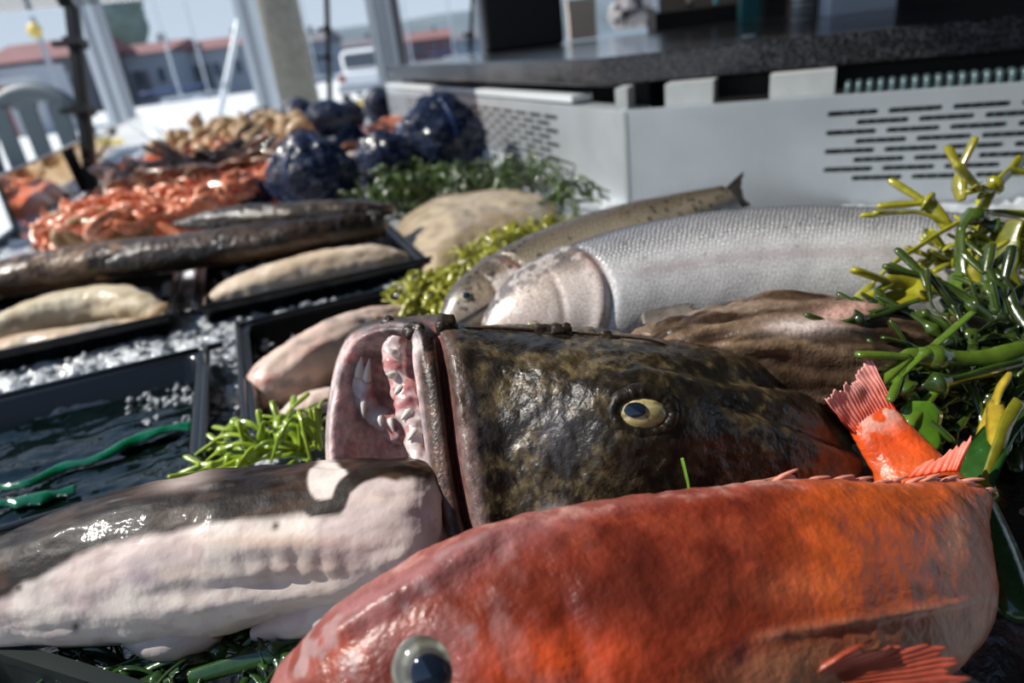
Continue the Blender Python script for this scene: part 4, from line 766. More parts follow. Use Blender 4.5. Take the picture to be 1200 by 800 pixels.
salmon([(519, 388, .70, .008, .008, .008), (534, 378, .705, .024, .022, .016), (560, 362, .715, .040, .036, .026), (610, 340, .73, .052, .046, .032), (680, 310, .76, .056, .05, .034), (750, 284, .79, .052, .046, .031), (800, 262, .82, .041, .036, .024), (835, 243, .845, .028, .026, .015), (855, 232, .86, .020, .02, .008)],
       'trout', 'brown trout with black head spots mostly hidden by the silver salmon', 21, 1)

# ------------------------------------------------------------------ dark fish at the lower right edge
dk = dark_slab([A(1160, 840, .36), A(1175, 740, .39), A(1200, 650, .43), A(1240, 580, .47), A(1300, 530, .5)], 0.045, 0.04, 8, 'dark_catfish', 'dark brownish fish lying beside the curled redfish tail', 'fish', S(30, 24, 24), S(74, 52, 50))

# ------------------------------------------------------------------ dark long fish across the trays, skate, fillets
def long_fish(rows, nm, label, c1, c2, c3, seed, up=(0, 0, 1)):
    C = np.array([at(x, y, z=z) for x, y, z, *_ in rows]); r = np.array([q[3:] for q in rows]); t = empty(nm, (C[2][0], C[2][1], 0.0))
    G, th, L, UV = spine(C, r[:, 0], r[:, 0], r[:, 1], up, 150, 70, 0.9); Q = G.copy(); N = gnormal(G); ax = unit(C[-1]-C[0]); al = (Q@ax)[..., None]*ax; ST = Q-al*0.7
    G = G+N*(0.010*(fbm(ST*40+seed, 3)-0.5)+0.004*(fbm(Q*90+seed, 3)-.5))[..., None]
    c = np.zeros(G.shape)+c1; c = mixc(c, sm(0.48, 0.6, fbm(ST*35+seed*2, 3)), c2); c = mixc(c, sm(0.55, 0.66, fbm(Q*30+seed*5, 3)), c3)
    V, F = capped(G); mk('body', V, F, M['darkfish'], t, col=np.vstack([c.reshape(-1, 3), c[0, :1], c[-1, :1]])); tag(t, label, 'fish'); return t, G
t, G = long_fish([(92, 317, .045, .006, .008), (115, 312, .047, .018, .022), (170, 303, .05, .027, .034), (250, 291, .052, .030, .038), (330, 280, .052, .029, .036), (400, 270, .05, .025, .03), (436, 264, .048, .022, .026)], 'ling', 'dark brown pointed fish lying across both rear trays', S(40, 30, 24), S(66, 50, 38), S(34, 26, 22), 3)
e = G[-1].mean(0); ax = unit(G[-1].mean(0)-G[-20].mean(0)); v, f = lathe([(0.010, 0), (0.024, 0.002), (0.027, 0.012), (0.024, 0.026), (0.012, 0.032)], 24)
s1 = np.cross(ax, [0, 0, 1]); s2 = np.cross(s1, ax); mk('cut_collar', v[:, :1]*s1+v[:, 1:2]*s2+v[:, 2:]*ax+e-ax*0.008, f, M['darkfish'], t, col=np.tile(S(58, 50, 48), (len(v), 1)))
long_fish([(-120, 352, .04, .012, .02), (-40, 336, .045, .028, .04), (40, 320, .05, .032, .045), (120, 306, .052, .030, .042), (200, 292, .055, .024, .035), (260, 278, .06, .016, .024), (300, 268, .06, .006, .010)], 'ling', 'brown fish with pale tan blotches behind the pointed dark fish', S(62, 46, 34), S(104, 80, 60), S(150, 122, 96), 9)
long_fish([(205, 262, .07, .006, .01), (260, 256, .075, .020, .028), (340, 252, .075, .022, .03), (420, 247, .07, .018, .025), (462, 245, .066, .008, .012)], 'ling', 'slender dark fish with glossy back below the mussel bags', S(48, 38, 30), S(72, 58, 46), S(56, 52, 44), 13)
def skate(poly, z0, h, nm, label, c1, c2, seed):
    P2 = np.array([at(x, y, z=z0)[:2] for x, y in poly]); o = cr_closed(P2, 90); cen = o.mean(0); k = np.linspace(0, 1, 40); rr = np.sin(k*np.pi/2)
    G = cen[None, None]+(o[None]-cen)*rr[:, None, None]; Z = h*(1-rr**2.6)[:, None]+0*o[None, :, 0]
    G = np.concatenate([G, Z[..., None]+z0], -1); Q = G.copy(); G[..., 2] += (0.014*(fbm(Q*22+seed, 3)-.5)+0.006*(fbm(Q*60+seed, 3)-.5))*sm(1.0, 0.8, rr)[:, None]
    G = np.concatenate([G, np.concatenate([o, np.full((90, 1), z0-0.01)], 1)[None]], 0)
    c = np.zeros(G.shape)+c1; c = mixc(c, sm(0.45, 0.62, fbm(G*35+seed, 4)), c2); V, F = capped(G); ob = mk(nm, V, F, M['ray'], col=np.vstack([c.reshape(-1, 3), c[0, :1], c[-1, :1]])); tag(ob, label, 'fish'); return ob
skate([(466, 282), (470, 258), (500, 242), (560, 232), (620, 228), (652, 240), (640, 262), (600, 282), (560, 300), (515, 318), (490, 312)], 0.0, 0.045, 'skate', 'broad sand-coloured flat skate on green weed behind the trout', S(182, 164, 136), S(156, 138, 112), 4)
def fillet(pts, hs, ws, nm, label, c1, c2, c3, seed, group=None, end=None):
    C = np.array(pts); t = empty(nm, (C[1][0], C[1][1], C[1][2]-0.02))
    G, th, L, UV = spine(C, np.array(hs), np.array(hs)*0.8, np.array(ws), (0, 0, 1), 110, 60, 0.85); Q = G.copy(); N = gnormal(G); ax = unit(C[-1]-C[0]); al = (Q@ax)[..., None]*ax; ST = Q-al*0.85
    G = G+N*(0.007*(fbm(ST*60+seed, 3)-.5)+0.004*(fbm(Q*70+seed, 3)-.5))[..., None]; G[..., 2] = np.maximum(G[..., 2], -0.052)
    c = np.zeros(G.shape)+c1; c = mixc(c, sm(0.45, 0.62, fbm(ST*50+seed, 3))*0.8, c2); c = mixc(c, sm(0.56, 0.66, fbm(Q*45+seed*3, 3))*0.7, c3)
    V, F = capped(G); mk('flesh', V, F, M['flesh'], t, col=np.vstack([c.reshape(-1, 3), c[0, :1], c[-1, :1]]))
    if end is not None:
        e = G[end].mean(0); v, f = ico(3); v = v*np.array([hs[-2]*0.8, hs[-2]*0.7, hs[-2]*0.6])*(0.8+0.4*fbm(v*2+seed, 2))[:, None]; mk('tail_end', v+e, f, M['flesh'], t, col=np.tile(S(168, 140, 108), (len(v), 1)))
    tag(t, label, 'fillet', group); return t
z = -0.01
fillet([at(-70, 425, z=z), at(0, 395, z=z+.005), at(60, 372, z=z+.01), at(120, 360, z=z+.012), at(165, 362, z=z+.01), at(198, 372, z=z)], [.012, .03, .036, .036, .028, .012], [.02, .03, .036, .034, .026, .012], 'fish_fillet', 'upper cream fillet curving over another in the left tray', S(206, 192, 164), S(184, 166, 136), S(220, 210, 188), 4, end=-8)
fillet([at(-60, 432, z=-.02), at(20, 412, z=-.018), at(90, 402, z=-.016), at(150, 390, z=-.018), at(195, 384, z=-.02)], [.01, .024, .024, .02, .012], [.02, .026, .026, .022, .014], 'fish_fillet', 'lower pinkish cream fillet along the near rim of the left tray', S(200, 178, 152), S(188, 156, 134), S(170, 168, 160), 7)
fillet([at(236, 364, z=-.02), at(270, 347, z=-.008), at(330, 330, z=0.0), at(390, 316, z=.002), at(440, 308, z=0), at(478, 306, z=-.01)], [.008, .024, .032, .034, .030, .014], [.015, .03, .038, .04, .036, .02], 'fish_fillet', 'pale beige fillet filling the tray beside the skate', S(206, 188, 166), S(190, 168, 144), S(216, 204, 190), 12)
fillet([at(250, 372, z=-.03), at(300, 352, z=-.03), at(370, 338, z=-.028), at(430, 322, z=-.03)], [.01, .018, .02, .01], [.02, .03, .03, .02], 'fish_fillet', 'thin beige fillet under the larger one beside the skate', S(196, 176, 152), S(180, 158, 136), S(206, 194, 180), 15)
fillet([at(296, 470, z=-.012), at(318, 452, z=-.004), at(360, 428, z=.004), at(400, 405, z=.006), at(440, 385, z=.004), at(480, 372, z=-.004)], [.014, .028, .034, .034, .028, .014], [.018, .03, .034, .034, .03, .018], 'fish_piece', 'pinkish white fish piece with grey skin in the small tray', S(214, 190, 176), S(200, 150, 138), S(150, 142, 142), 18)
fillet([at(328, 500, z=-.02), at(352, 488, z=-.014), at(380, 478, z=-.012), at(420, 462, z=-.014)], [.010, .018, .02, .012], [.015, .022, .024, .016], 'fish_piece', 'short white fish piece with a red patch in the small tray', S(222, 196, 184), S(206, 110, 96), S(226, 208, 198), 22)

# ------------------------------------------------------------------ far end of the bench: shrimp, langoustines, whelks, mussel bags
def inpoly(x, y, P):
    r = False; n = len(P); j = n-1
    for i in range(n):
        if (P[i][1] > y) != (P[j][1] > y) and x < (P[j][0]-P[i][0])*(y-P[i][1])/(P[j][1]-P[i][1])+P[i][0]: r = not r
        j = i
    return r
def sample(P, n, z, mind, seed):
    g = np.random.default_rng(seed); xs = [p[0] for p in P]; ys = [p[1] for p in P]; out = []; tries = 0
    while len(out) < n and tries < 40000:
        tries += 1; x, y = g.uniform(min(xs), max(xs)), g.uniform(min(ys), max(ys))
        if not inpoly(x, y, P) or any(abs(x-a)+1.6*abs(y-b) < mind for a, b in out): continue
        out.append((x, y))
    return out
def shrimp_mesh():
    th = np.linspace(-0.5, 2.3, 9); R_ = 0.026; path = np.array([[R_*math.cos(a), R_*math.sin(a), 0.002*i*0] for i, a in enumerate(th)])
    rad = np.array([.0035, .0072, .0088, .0088, .0082, .0072, .006, .0046, .0028]); G = tube(path, rad, 8, 22, up=np.array([0, 0, 1.0])); V, F = capped(G)
    seg = 0.86+0.14*np.sign(np.sin(np.arange(22)*1.9))
    c = (S(250, 158, 116)*seg[:, None])[:, None]*np.ones((22, 8, 1)); c = np.vstack([c.reshape(-1, 3), S(232, 120, 80)[None], S(236, 150, 110)[None]])
    t = path[-1]; parts = [(V, F)]; cols = [c]
    for k in (-1, 0, 1):                                                    # tail fan, rostrum and feelers
        v = np.array([t, t+[-.016, -.006+.002*k, .007*k-.003], t+[-.018, -.004, .007*k+.003], t+[-.002, .002, .001]]); parts.append((v, [[0, 1, 2], [0, 2, 3], [0, 3, 1], [1, 3, 2]])); cols.append(np.tile(S(240, 160, 120), (4, 1)))
    h = path[0]
    for dx, dy, dz in ((.006, -.022, .004), (.012, -.018, -.004), (-.004, -.010, 0), (-.008, -.004, .006), (-.010, .0, -.006)):
        e = h+np.array([dx, dy, dz]); v = np.array([h+[.0015, 0, .001], h+[-.0015, 0, .001], h+[0, .001, -.0015], e]); parts.append((v, [[0, 1, 3], [1, 2, 3], [2, 0, 3], [0, 2, 1]])); cols.append(np.tile(S(226, 104, 70), (4, 1)))
    V, F = join(parts); return V, F, np.vstack(cols)
def spread(name, pts, mesh_o, label, cat, group, zf, smin, smax, seed, tilt=0.5):
    g = np.random.default_rng(seed); first = True
    for x, y in pts:
        p = at(x, y, z=zf(x, y)); o = mesh_o if first else mesh_o.copy()
        if not first: COL.objects.link(o)
        first = False; o.location = p.tolist(); o.rotation_euler = (g.uniform(-tilt, tilt), g.uniform(-tilt, tilt), g.uniform(0, 6.28)); s = g.uniform(smin, smax); o.scale = (s, s, s); tag(o, label, cat, group)
PA = [(34, 272), (60, 256), (120, 236), (215, 222), (330, 190), (405, 160), (466, 136), (466, 152), (424, 168), (402, 190), (340, 206), (300, 216), (245, 240), (180, 250), (120, 266), (60, 276)]
PB = [(118, 214), (128, 198), (240, 170), (300, 160), (320, 170), (240, 190), (150, 208)]
PL = [(125, 218), (200, 194), (330, 172), (338, 188), (200, 212), (130, 224)]
PW = [(182, 174), (230, 148), (350, 138), (360, 164), (300, 178), (200, 188)]
PW2 = [(60, 280), (70, 262), (150, 250), (170, 262), (150, 272), (80, 284)]
V, F, c = shrimp_mesh(); so_ = mk('shrimp', V, F, M['shrimp'], col=c)
zf = lambda x, y: 0.055+0.03*vnoise(np.array([x*0.05, y*0.09, 0.0]))
pa = sample(PA, 232, 0, 6.0, 1); pb_ = sample(PB, 66, 0, 6.0, 2)
spread('shrimp', pa+pb_, so_, 'cooked orange-pink shrimp in the heap behind the dark fish', 'shrimp', 'shrimps heaped on the far bench', zf, 0.9, 1.35, 3, 0.7)
# the heap underneath
def heap(name, label, cat, poly, z, h, c1, c2, st, seed, matk):
    P2 = np.array([at(x, y, z=z)[:2] for x, y in poly]); x0, y0 = P2.min(0); x1, y1 = P2.max(0); P2l = P2.tolist()
    nx, ny = int((x1-x0)/st)+2, int((y1-y0)/st)+2; X, Y = np.meshgrid(np.linspace(x0, x1, nx), np.linspace(y0, y1, ny), indexing='ij')
    ins = np.array([[inpoly(a, b, P2l) for a, b in zip(r1, r2)] for r1, r2 in zip(X, Y)], float)
    w = ins.copy()
    for _ in range(3): w = (w+np.roll(w, 1, 0)+np.roll(w, -1, 0)+np.roll(w, 1, 1)+np.roll(w, -1, 1))/5
    Q = np.stack([X, Y, X*0], -1); Z = -0.03+(z+0.02+h*(vnoise(Q*38+seed)-.5)+h*(vnoise(Q*75)-.5))*sm(0.1, 0.8, w)
    c = np.zeros(Q.shape)+c1; c = mixc(c, sm(0.4, 0.6, vnoise(Q*60+3)), c2)
    o = mk(name, np.stack([X, Y, Z], -1).reshape(-1, 3), grid_faces(nx, ny, False), M[matk], col=c); tag(o, label, cat, kind='stuff')
heap('shrimp_heap', 'packed lower layer of orange shrimp under the loose ones', 'shrimp', PA, 0.05, 0.03, S(240, 136, 96), S(248, 166, 126), 0.02, 1, 'shrimp')
heap('shrimp_heap', 'packed orange shrimp layer between the whelks and the glass screen', 'shrimp', PB, 0.05, 0.03, S(236, 130, 92), S(244, 160, 122), 0.03, 2, 'shrimp')
def lango_mesh():
    path = np.array([[0, -.06, .004], [0, -.04, .010], [0, -.01, .013], [0, .02, .013], [0, .05, .009], [0, .075, .004]]); V, F = capped(tube(path, [.006, .014, .016, .014, .011, .006], 10, 20, 0.8)); parts = [(V, F)]
    for s in (-1, 1):
        parts.append(capped(tube([[s*.008, -.045, .010], [s*.028, -.065, .012], [s*.024, -.10, .010], [s*.018, -.125, .008]], [.003, .005, .008, .001], 7, 14)))
        parts.append(capped(tube([[s*.002, -.06, .012], [s*.02, -.11, .035], [s*.03, -.16, .045]], [.0012, .001, .0004], 5, 8)))
        for k in range(3): parts.append(capped(tube([[s*.010, -.03+.02*k, .008], [s*.035, -.03+.022*k, .012], [s*.05, -.025+.024*k, -.004]], [.002, .0018, .0006], 5, 8)))
    for k in (-1, 0, 1): parts.append(capped(tube([[0, .072, .004], [k*.012, .10, .003]], [.005, .008], 6, 5, 0.25)))
    return join(parts)
V, F = lango_mesh(); lo_ = mk('langoustine', V, F, M['lango'])
spread('langoustine', sample(PL, 34, 0, 13, 4), lo_, 'brown langoustine lying between the orange shrimps', 'langoustine', 'langoustines on the far bench', lambda x, y: 0.085, 0.8, 1.15, 5, 0.5)
def whelk_mesh():
    n = 70; a = np.linspace(0, 5.2*np.pi, n); k = np.linspace(1, 0.06, n); path = np.stack([0.024*k*np.cos(a), 0.024*k*np.sin(a), 0.07*(1-k)], -1); return capped(tube(path, 0.021*k+.001, 9, 90))
V, F = whelk_mesh(); wo_ = mk('whelk', V, F, M['shell'])
spread('whelk', sample(PW, 40, 0, 14, 6), wo_, 'tan spiral whelk shell in the pile beyond the langoustines', 'whelk', 'whelks on the far bench', lambda x, y: 0.06, 0.8, 1.5, 7, 1.6)
wo2 = wo_.copy(); COL.objects.link(wo2); spread('whelk', sample(PW2, 10, 0, 16, 8), wo2, 'tan whelk shell at the near foot of the shrimp heap', 'whelk', 'whelks by the dark fish', lambda x, y: 0.05, 0.7, 1.0, 9, 1.6)
heap('whelk_heap', 'packed lower layer of tan whelk shells', 'whelk', PW, 0.045, 0.05, S(176, 146, 106), S(204, 176, 136), 0.035, 5, 'shrimp')
heap('langoustine_heap', 'packed lower layer of brown langoustines', 'langoustine', PL, 0.05, 0.04, S(110, 84, 66), S(150, 116, 92), 0.03, 6, 'shrimp')
# tail of a fish sticking up behind the heap
sp0, sp1 = A(205, 165, 3.6), A(180, 147, 3.6); sf = mk('fish_fin', *capped(tube([sp0+(sp0-sp1)*0.6, sp0, (sp0+sp1)/2, sp1], [.03, .022, .012, .002], 8, 20, 0.35)), M['black']); tag(sf, 'dark pointed fin sticking up from the whelk pile', 'fin')
# mussel bags
def bag(px, py, wpx, hpx, label, seed, blue=0.25, group=None):
    b = at(px, py, z=0.0); d = (b-CC)@CF; w = wpx/2*d/FPX; h = hpx*d/FPX*0.60; t = empty('mussel_bag', (b[0], b[1], 0.0)); cen = b+RY*w*0.6
    v, f = ico(5); nz = vnoise(v*4.2+seed); nz2 = vnoise(v*8.5+seed*3); k = 0.84+0.22*fbm(v*1.7+seed, 2)+0.16*(np.abs(nz-.5)*2)+0.08*(nz2-.5)
    q = v*k[:, None]*np.array([w, w*0.8, h]); q[:, 2] = np.maximum(q[:, 2]+h*0.75, -0.02+0*h); q[:, :2] *= (1.0-0.25*sm(h, 2*h, q[:, 2]))[:, None]
    P_ = q[:, :1]*RX+q[:, 1:2]*RY+q[:, 2:]*UPZ+cen
    c = np.zeros((len(v), 3))+S(12, 14, 20); c = mixc(c, sm(0.55, 0.7, nz2)*0.5, S(34, 42, 56)); c = mixc(c, sm(0.66, 0.74, fbm(v*5+seed, 2))*0.6, S(150, 138, 132))
    mk('mussels', P_, f, M['mussel'], t, col=c)
    v, f = ico(4); k = 0.84+0.22*fbm(v*1.7+seed, 2)+0.17*(np.abs(vnoise(v*4.2+seed)-.5)*2)+0.08*(vnoise(v*8.5+seed*3)-.5); q = v*(k+0.015)[:, None]*np.array([w, w*0.8, h]); q[:, 2] = np.maximum(q[:, 2]+h*0.75, -0.021); q[:, :2] *= (1.0-0.25*sm(h, 2*h, q[:, 2]))[:, None]
    o = mk('netting', q[:, :1]*RX+q[:, 1:2]*RY+q[:, 2:]*UPZ+cen, f, M['net'], t); m = o.modifiers.new('wire', 'WIREFRAME'); m.thickness = w*0.016
    for kk in range(3):                                                     # gathered folds of net
        a0 = seed+kk*1.3; ph = np.linspace(0.15, 1.5, 9); pth = np.stack([np.cos(ph)*math.cos(a0), np.cos(ph)*math.sin(a0), np.sin(ph)], -1)*(0.97+0.06*vnoise(np.stack([ph*3+seed, ph*0, ph*0], -1)))[:, None]*np.array([w, w*.8, h*1.0]); pth[:, 2] += h*0.75; pth[:, :2] *= (1.0-0.25*sm(h, 2*h, pth[:, 2]))[:, None]
        mk('net_fold', *capped(tube(pth[:, :1]*RX+pth[:, 1:2]*RY+pth[:, 2:]*UPZ+cen, w*0.035, 6, 24)), M['net'], t)
    tag(t, label, 'mussel bag', group)
bag(367, 246, 104, 78, 'tall rounded blue net bag of mussels before the shrimp heap', 3)
bag(283, 246, 76, 36, 'low flat blue net bag of mussels beside the tall rounded one', 8)
bag(418, 203, 52, 48, 'small bright blue net bag of mussels behind the squat one', 14)
bag(455, 220, 74, 58, 'squat blue net bag of mussels in front of the biggest bag', 19)
bag(521, 207, 104, 84, 'biggest blue net bag of mussels against the slotted steel panel', 24)
for q in [(305, 152, 50, 22, 31), (350, 150, 44, 30, 36), (385, 156, 52, 34, 41), (412, 150, 34, 30, 47), (447, 142, 36, 36, 52)]: bag(*q[:4], 'dark mussel bag in the row at the far end of the bench', q[4], group='mussel bags at the far end of the bench')
wb = at(418, 214, z=0.01); v, f = ico(3); v = v*np.array([.04, .03, .05])*(0.85+0.3*vnoise(v*2))[:, None]; tag(mk('whelk_shell', v+wb+[0, 0, .03], f, M['ray'], col=np.tile(S(190, 176, 164), (len(v), 1))), 'pale grey shell wedged between two mussel bags', 'shell')

# ------------------------------------------------------------------ seaweed
def strand(path, w, flat, seed, blad=(), nu=None, fork=True, wvar=0.25):
    """one flattened strand; returns list of (V,F), with forked round tips"""
    path = np.asarray(path, float); nu = nu or max(12, len(path)*6); c = cr(path, nu); s = np.linspace(0, 1, nu)
    rad = w*(0.75+wvar*2*(vnoise(np.stack([s*5+seed, s*0+seed, s*0], -1))-.2))*(0.7+0.3*np.sin(np.clip(s*1.0+0.15, 0, 1)*np.pi)**0.5)*np.sqrt(np.clip((1.003-s)*14, 0.02, 1))
    for b, k in blad: rad = rad*(1+k*np.exp(-((s-b)/0.06)**2))
    fl = np.full(nu, flat)
    for b, k in blad: fl = fl+(0.8-flat)*np.exp(-((s-b)/0.07)**2)
    T = np.gradient(c, axis=0); T /= np.linalg.norm(T, axis=1, keepdims=True); a = unit(np.array([math.sin(seed*1.7), math.cos(seed*2.3), 1.2+math.sin(seed)])); tw = a-(T@a)[:, None]*T; tw /= np.linalg.norm(tw, axis=1, keepdims=True); Sd = np.cross(T, tw)
    th = np.linspace(0, 2*np.pi, 8, endpoint=False); G = c[:, None]+Sd[:, None]*(rad[:, None]*np.cos(th))[..., None]+tw[:, None]*((rad*fl)[:, None]*np.sin(th))[..., None]
    out = [capped(G)]
    if fork:
        e = c[-1]; L = w*3.6
        for sg in (-1, 1):
            d = unit(T[-1]+sg*0.7*Sd[-1]); out.append(capped(tube([e-T[-1]*w, e+d*L*0.5, e+d*L*.9+T[-1]*L*0.25, e+d*L+T[-1]*L*0.3], [w*.6, w*.8, w*.75, w*.3], 7, 12, 0.6)))
    return out
def frond(paths, w, flat, name, label, c1, c2, seed, group=None, blads=True, cat='seaweed'):
    parts = []; cols = []; g = np.random.default_rng(seed)
    for i, p in enumerate(paths):
        bl = [(g.uniform(.25, .85), g.uniform(.5, 1.1))] if blads and g.random() < 0.6 else []
        k0 = len(parts); parts += strand(p, w*g.uniform(.7, 1.25), flat, seed+i*3.1, bl, fork=g.random() < 0.7); f_ = g.uniform(0, 1)
        for V_, F_ in parts[k0:]: cols.append(mixc(np.zeros((len(V_), 3))+c1, np.clip(f_*0.7+0.6*(fbm(V_*60+seed, 2)-.4), 0, 1), c2))
    V, F = join(parts); o = mk(name, V, F, M['weed'], col=np.vstack(cols)); tag(o, label, cat, group); return o
DG, MG, YG, OL = S(30, 44, 16), S(68, 88, 24), S(160, 160, 36), S(122, 116, 26)
def clump(n, region, zf, length, w, c1, c2, name, label, seed, group, flat=0.4, per=5, lift=0.02, dirn=None, mode='z', drape=False):
    g = np.random.default_rng(seed); pts = sample(region, n, 0, 5, seed)
    for k, (x, y) in enumerate(pts):
        b = at(x, y, z=zf(x, y)) if mode == 'z' else A(x, y, zf(x, y)); paths = []
        a0 = g.uniform(0, 6.28) if dirn is None else dirn+g.uniform(-.7, .7)
        for q in range(per):
            a = a0+g.uniform(-1.1, 1.1); L = length*g.uniform(.55, 1.25); d = np.array([math.cos(a), math.sin(a), 0]); sd = np.array([-d[1], d[0], 0]); UPZ_ = UPZ
            if drape: d = CR*math.cos(a)+CU*math.sin(a)*0.75+CF*math.sin(a)*0.4; sd = -CR*math.sin(a)*.8+CU*math.cos(a)*.8; UPZ_ = unit(-CF+CU)
            cv = g.uniform(-.5, .5); h = g.uniform(-.2, 1.0)*lift
            paths.append([b+UPZ_*g.uniform(-.004, .004), b+d*L*.35+sd*cv*L*.15+UPZ_*h, b+d*L*.7+sd*cv*L*.4+UPZ_*h*g.uniform(.2, 1.2), b+d*L+sd*cv*L*.8+UPZ_*h*g.uniform(-.5, .8)])
        f_ = g.uniform(0, 1); frond(paths, w*g.uniform(.8, 1.2), flat, name, label, c1*(1-f_)+c2*f_, c2, seed*100+k, group)
# bright weed in front of trout
R1 = [(482, 372), (484, 345), (520, 318), (560, 300), (600, 270), (650, 262), (640, 268), (600, 290), (560, 318), (530, 345), (512, 374)]
clump(44, R1, lambda x, y: 0.012+0.02*((x-480)/170), 0.045, 0.0030, OL, YG, 'seaweed_frond', 'yellow-green seaweed frond between the skate and the trout', 31, 'bright weed beside the trout', per=6, lift=0.022)
R2 = [(395, 240), (430, 222), (500, 208), (560, 200), (615, 196), (650, 215), (675, 238), (660, 245), (630, 228), (560, 230), (500, 240), (440, 246)]
clump(54, R2, lambda x, y: 0.012, 0.09, 0.0045, DG, MG, 'seaweed_frond', 'dark green seaweed frond between the mussel bags and the skate', 32, 'dark weed by the mussel bags', per=6, lift=0.05)
R3 = [(262, 540), (300, 525), (370, 508), (384, 520), (384, 536), (330, 545)]
clump(9, R3, lambda x, y: 0.020, 0.05, 0.0032, S(110, 140, 24), S(150, 172, 40), 'seaweed_frond', 'bright green seaweed sprig at the near side of the small tray', 33, 'sprigs by the small tray', per=5, lift=0.03, dirn=2.6, flat=0.5)
R4 = [(60, 790), (120, 762), (200, 765), (300, 760), (345, 765), (350, 800), (60, 805)]
clump(26, R4, lambda x, y: 0.006, 0.05, 0.0040, S(20, 40, 16), S(44, 74, 30), 'seaweed_frond', 'dark wet seaweed frond under the white-bellied monkfish tail', 34, 'weed under the monkfish tail', per=4, lift=0.012)
# main strands of the big clump on the right, each laid over the salmon and monkfish
def pp(*q): return [A(*a) for a in q]
GR = 'strands of the big weed clump over the salmon tail'
def big(paths, w, c1, c2, seed, label, flat=0.4, bl=True): frond(paths, w, flat, 'seaweed_strand', label, c1, c2, seed, GR, bl)
big([pp((1200, 252, .60), (1150, 250, .60), (1110, 268, .595), (1075, 290, .59), (1045, 310, .585), (1015, 340, .575)), pp((1115, 265, .595), (1080, 250, .60), (1045, 250, .60)), pp((1110, 266, .595), (1090, 240, .60), (1075, 235, .605))], .0062, OL, YG, 41, 'long olive strand with swollen middle crossing the salmon flank')
big([pp((1215, 205, .62), (1185, 200, .615), (1165, 218, .61), (1145, 232, .605)), pp((1165, 218, .61), (1150, 222, .60), (1142, 215, .60)), pp((1198, 186, .62), (1180, 205, .615), (1160, 222, .61))], .0055, OL, YG, 42, 'yellow strand reaching up towards the steel slots')
big([pp((1127, 235, .605), (1124, 215, .61), (1125, 192, .615))], .0055, OL, YG, 43, 'short upright yellow strand before the steel slots', bl=False)
big([pp((1210, 255, .59), (1165, 248, .59), (1130, 262, .585), (1125, 300, .575), (1130, 330, .565)), pp((1140, 255, .59), (1170, 265, .585), (1200, 260, .58))], .0055, DG, MG, 44, 'dark drooping strand looping down over the salmon')
big([pp((1200, 330, .56), (1140, 335, .555), (1090, 340, .555), (1050, 345, .555), (1020, 358, .55)), pp((1090, 340, .555), (1060, 330, .555), (1035, 332, .55)), pp((1080, 342, .555), (1055, 355, .55), (1040, 360, .545)), pp((1110, 338, .555), (1085, 318, .56), (1075, 312, .56)), pp((1150, 335, .555), (1140, 310, .56), (1150, 300, .56))], .0068, OL, YG, 45, 'broad yellow tangle resting along the monkfish back')
big([pp((1075, 352, .50), (1040, 362, .50), (1000, 368, .50), (965, 374, .497), (948, 360, .51)), pp((1040, 362, .50), (1000, 378, .49), (970, 380, .49)), pp((1060, 358, .50), (1020, 372, .493), (985, 376, .493))], .0062, DG, MG, 46, 'dark green sprig lying on the wrinkled monkfish skin')
big([pp((1120, 320, .55), (1118, 350, .54), (1112, 380, .53), (1105, 395, .525))], .0085, S(70, 96, 24), MG, 47, 'wide flat green blade hanging past the yellow tangle', flat=0.18, bl=False)
big([pp((1190, 258, .56), (1180, 285, .56), (1178, 315, .555), (1195, 340, .55))], .0095, OL, MG, 147, 'wide curved olive blade over the salmon tail', flat=0.18, bl=False)
big([pp((1215, 405, .465), (1170, 418, .462), (1120, 420, .462), (1070, 418, .462), (1054, 422, .462)), pp((1060, 420, .462), (1056, 432, .46), (1058, 450, .457), (1072, 470, .455), (1082, 490, .452))], .0062, S(46, 70, 18), S(92, 114, 36), 48, 'glossy green strand bending down beside the redfish tail')
big([pp((1200, 425, .458), (1140, 440, .458), (1090, 455, .46), (1045, 465, .47))], .0062, S(38, 58, 18), S(76, 98, 38), 49, 'straight green strand passing behind the redfish tail')
big([pp((1078, 470, .453), (1080, 495, .45), (1083, 520, .446), (1080, 540, .442))], .0105, S(64, 104, 22), S(88, 128, 36), 50, 'broad bright green blade hanging behind the redfish fin', flat=0.16, bl=False)
big([pp((1110, 445, .458), (1085, 470, .455), (1068, 490, .45), (1065, 505, .448))], .0052, S(66, 96, 22), S(108, 134, 40), 51, 'short knobbly strand with round green tip')
big([pp((1215, 470, .45), (1185, 490, .44), (1160, 520, .43), (1145, 555, .42), (1138, 600, .41))], .014, S(24, 52, 20), S(44, 84, 30), 52, 'wide dark green blade beside the redfish bend', flat=0.16, bl=False)
big([pp((1195, 470, .43), (1180, 495, .425), (1172, 520, .42), (1158, 560, .415), (1152, 600, .41), (1150, 640, .40))], .0058, S(84, 92, 26), OL, 53, 'olive strand with a round bladder at the dark fish')
big([pp((1140, 365, .475), (1100, 400, .466), (1075, 420, .46), (1050, 445, .458))], .0042, MG, S(96, 130, 40), 54, 'thin green strand crossing diagonally over the clump')
big([pp((1180, 440, .46), (1168, 465, .455), (1165, 485, .45))], .0072, S(150, 130, 40), S(186, 160, 60), 55, 'orange-yellow bladder tip in the green clump')
R5 = [(1075, 480), (1085, 435), (1105, 405), (1140, 385), (1225, 365), (1240, 440), (1225, 500), (1150, 510), (1090, 500)]
def dclump(x, y): return 0.585-0.00055*(y-300)+0.012
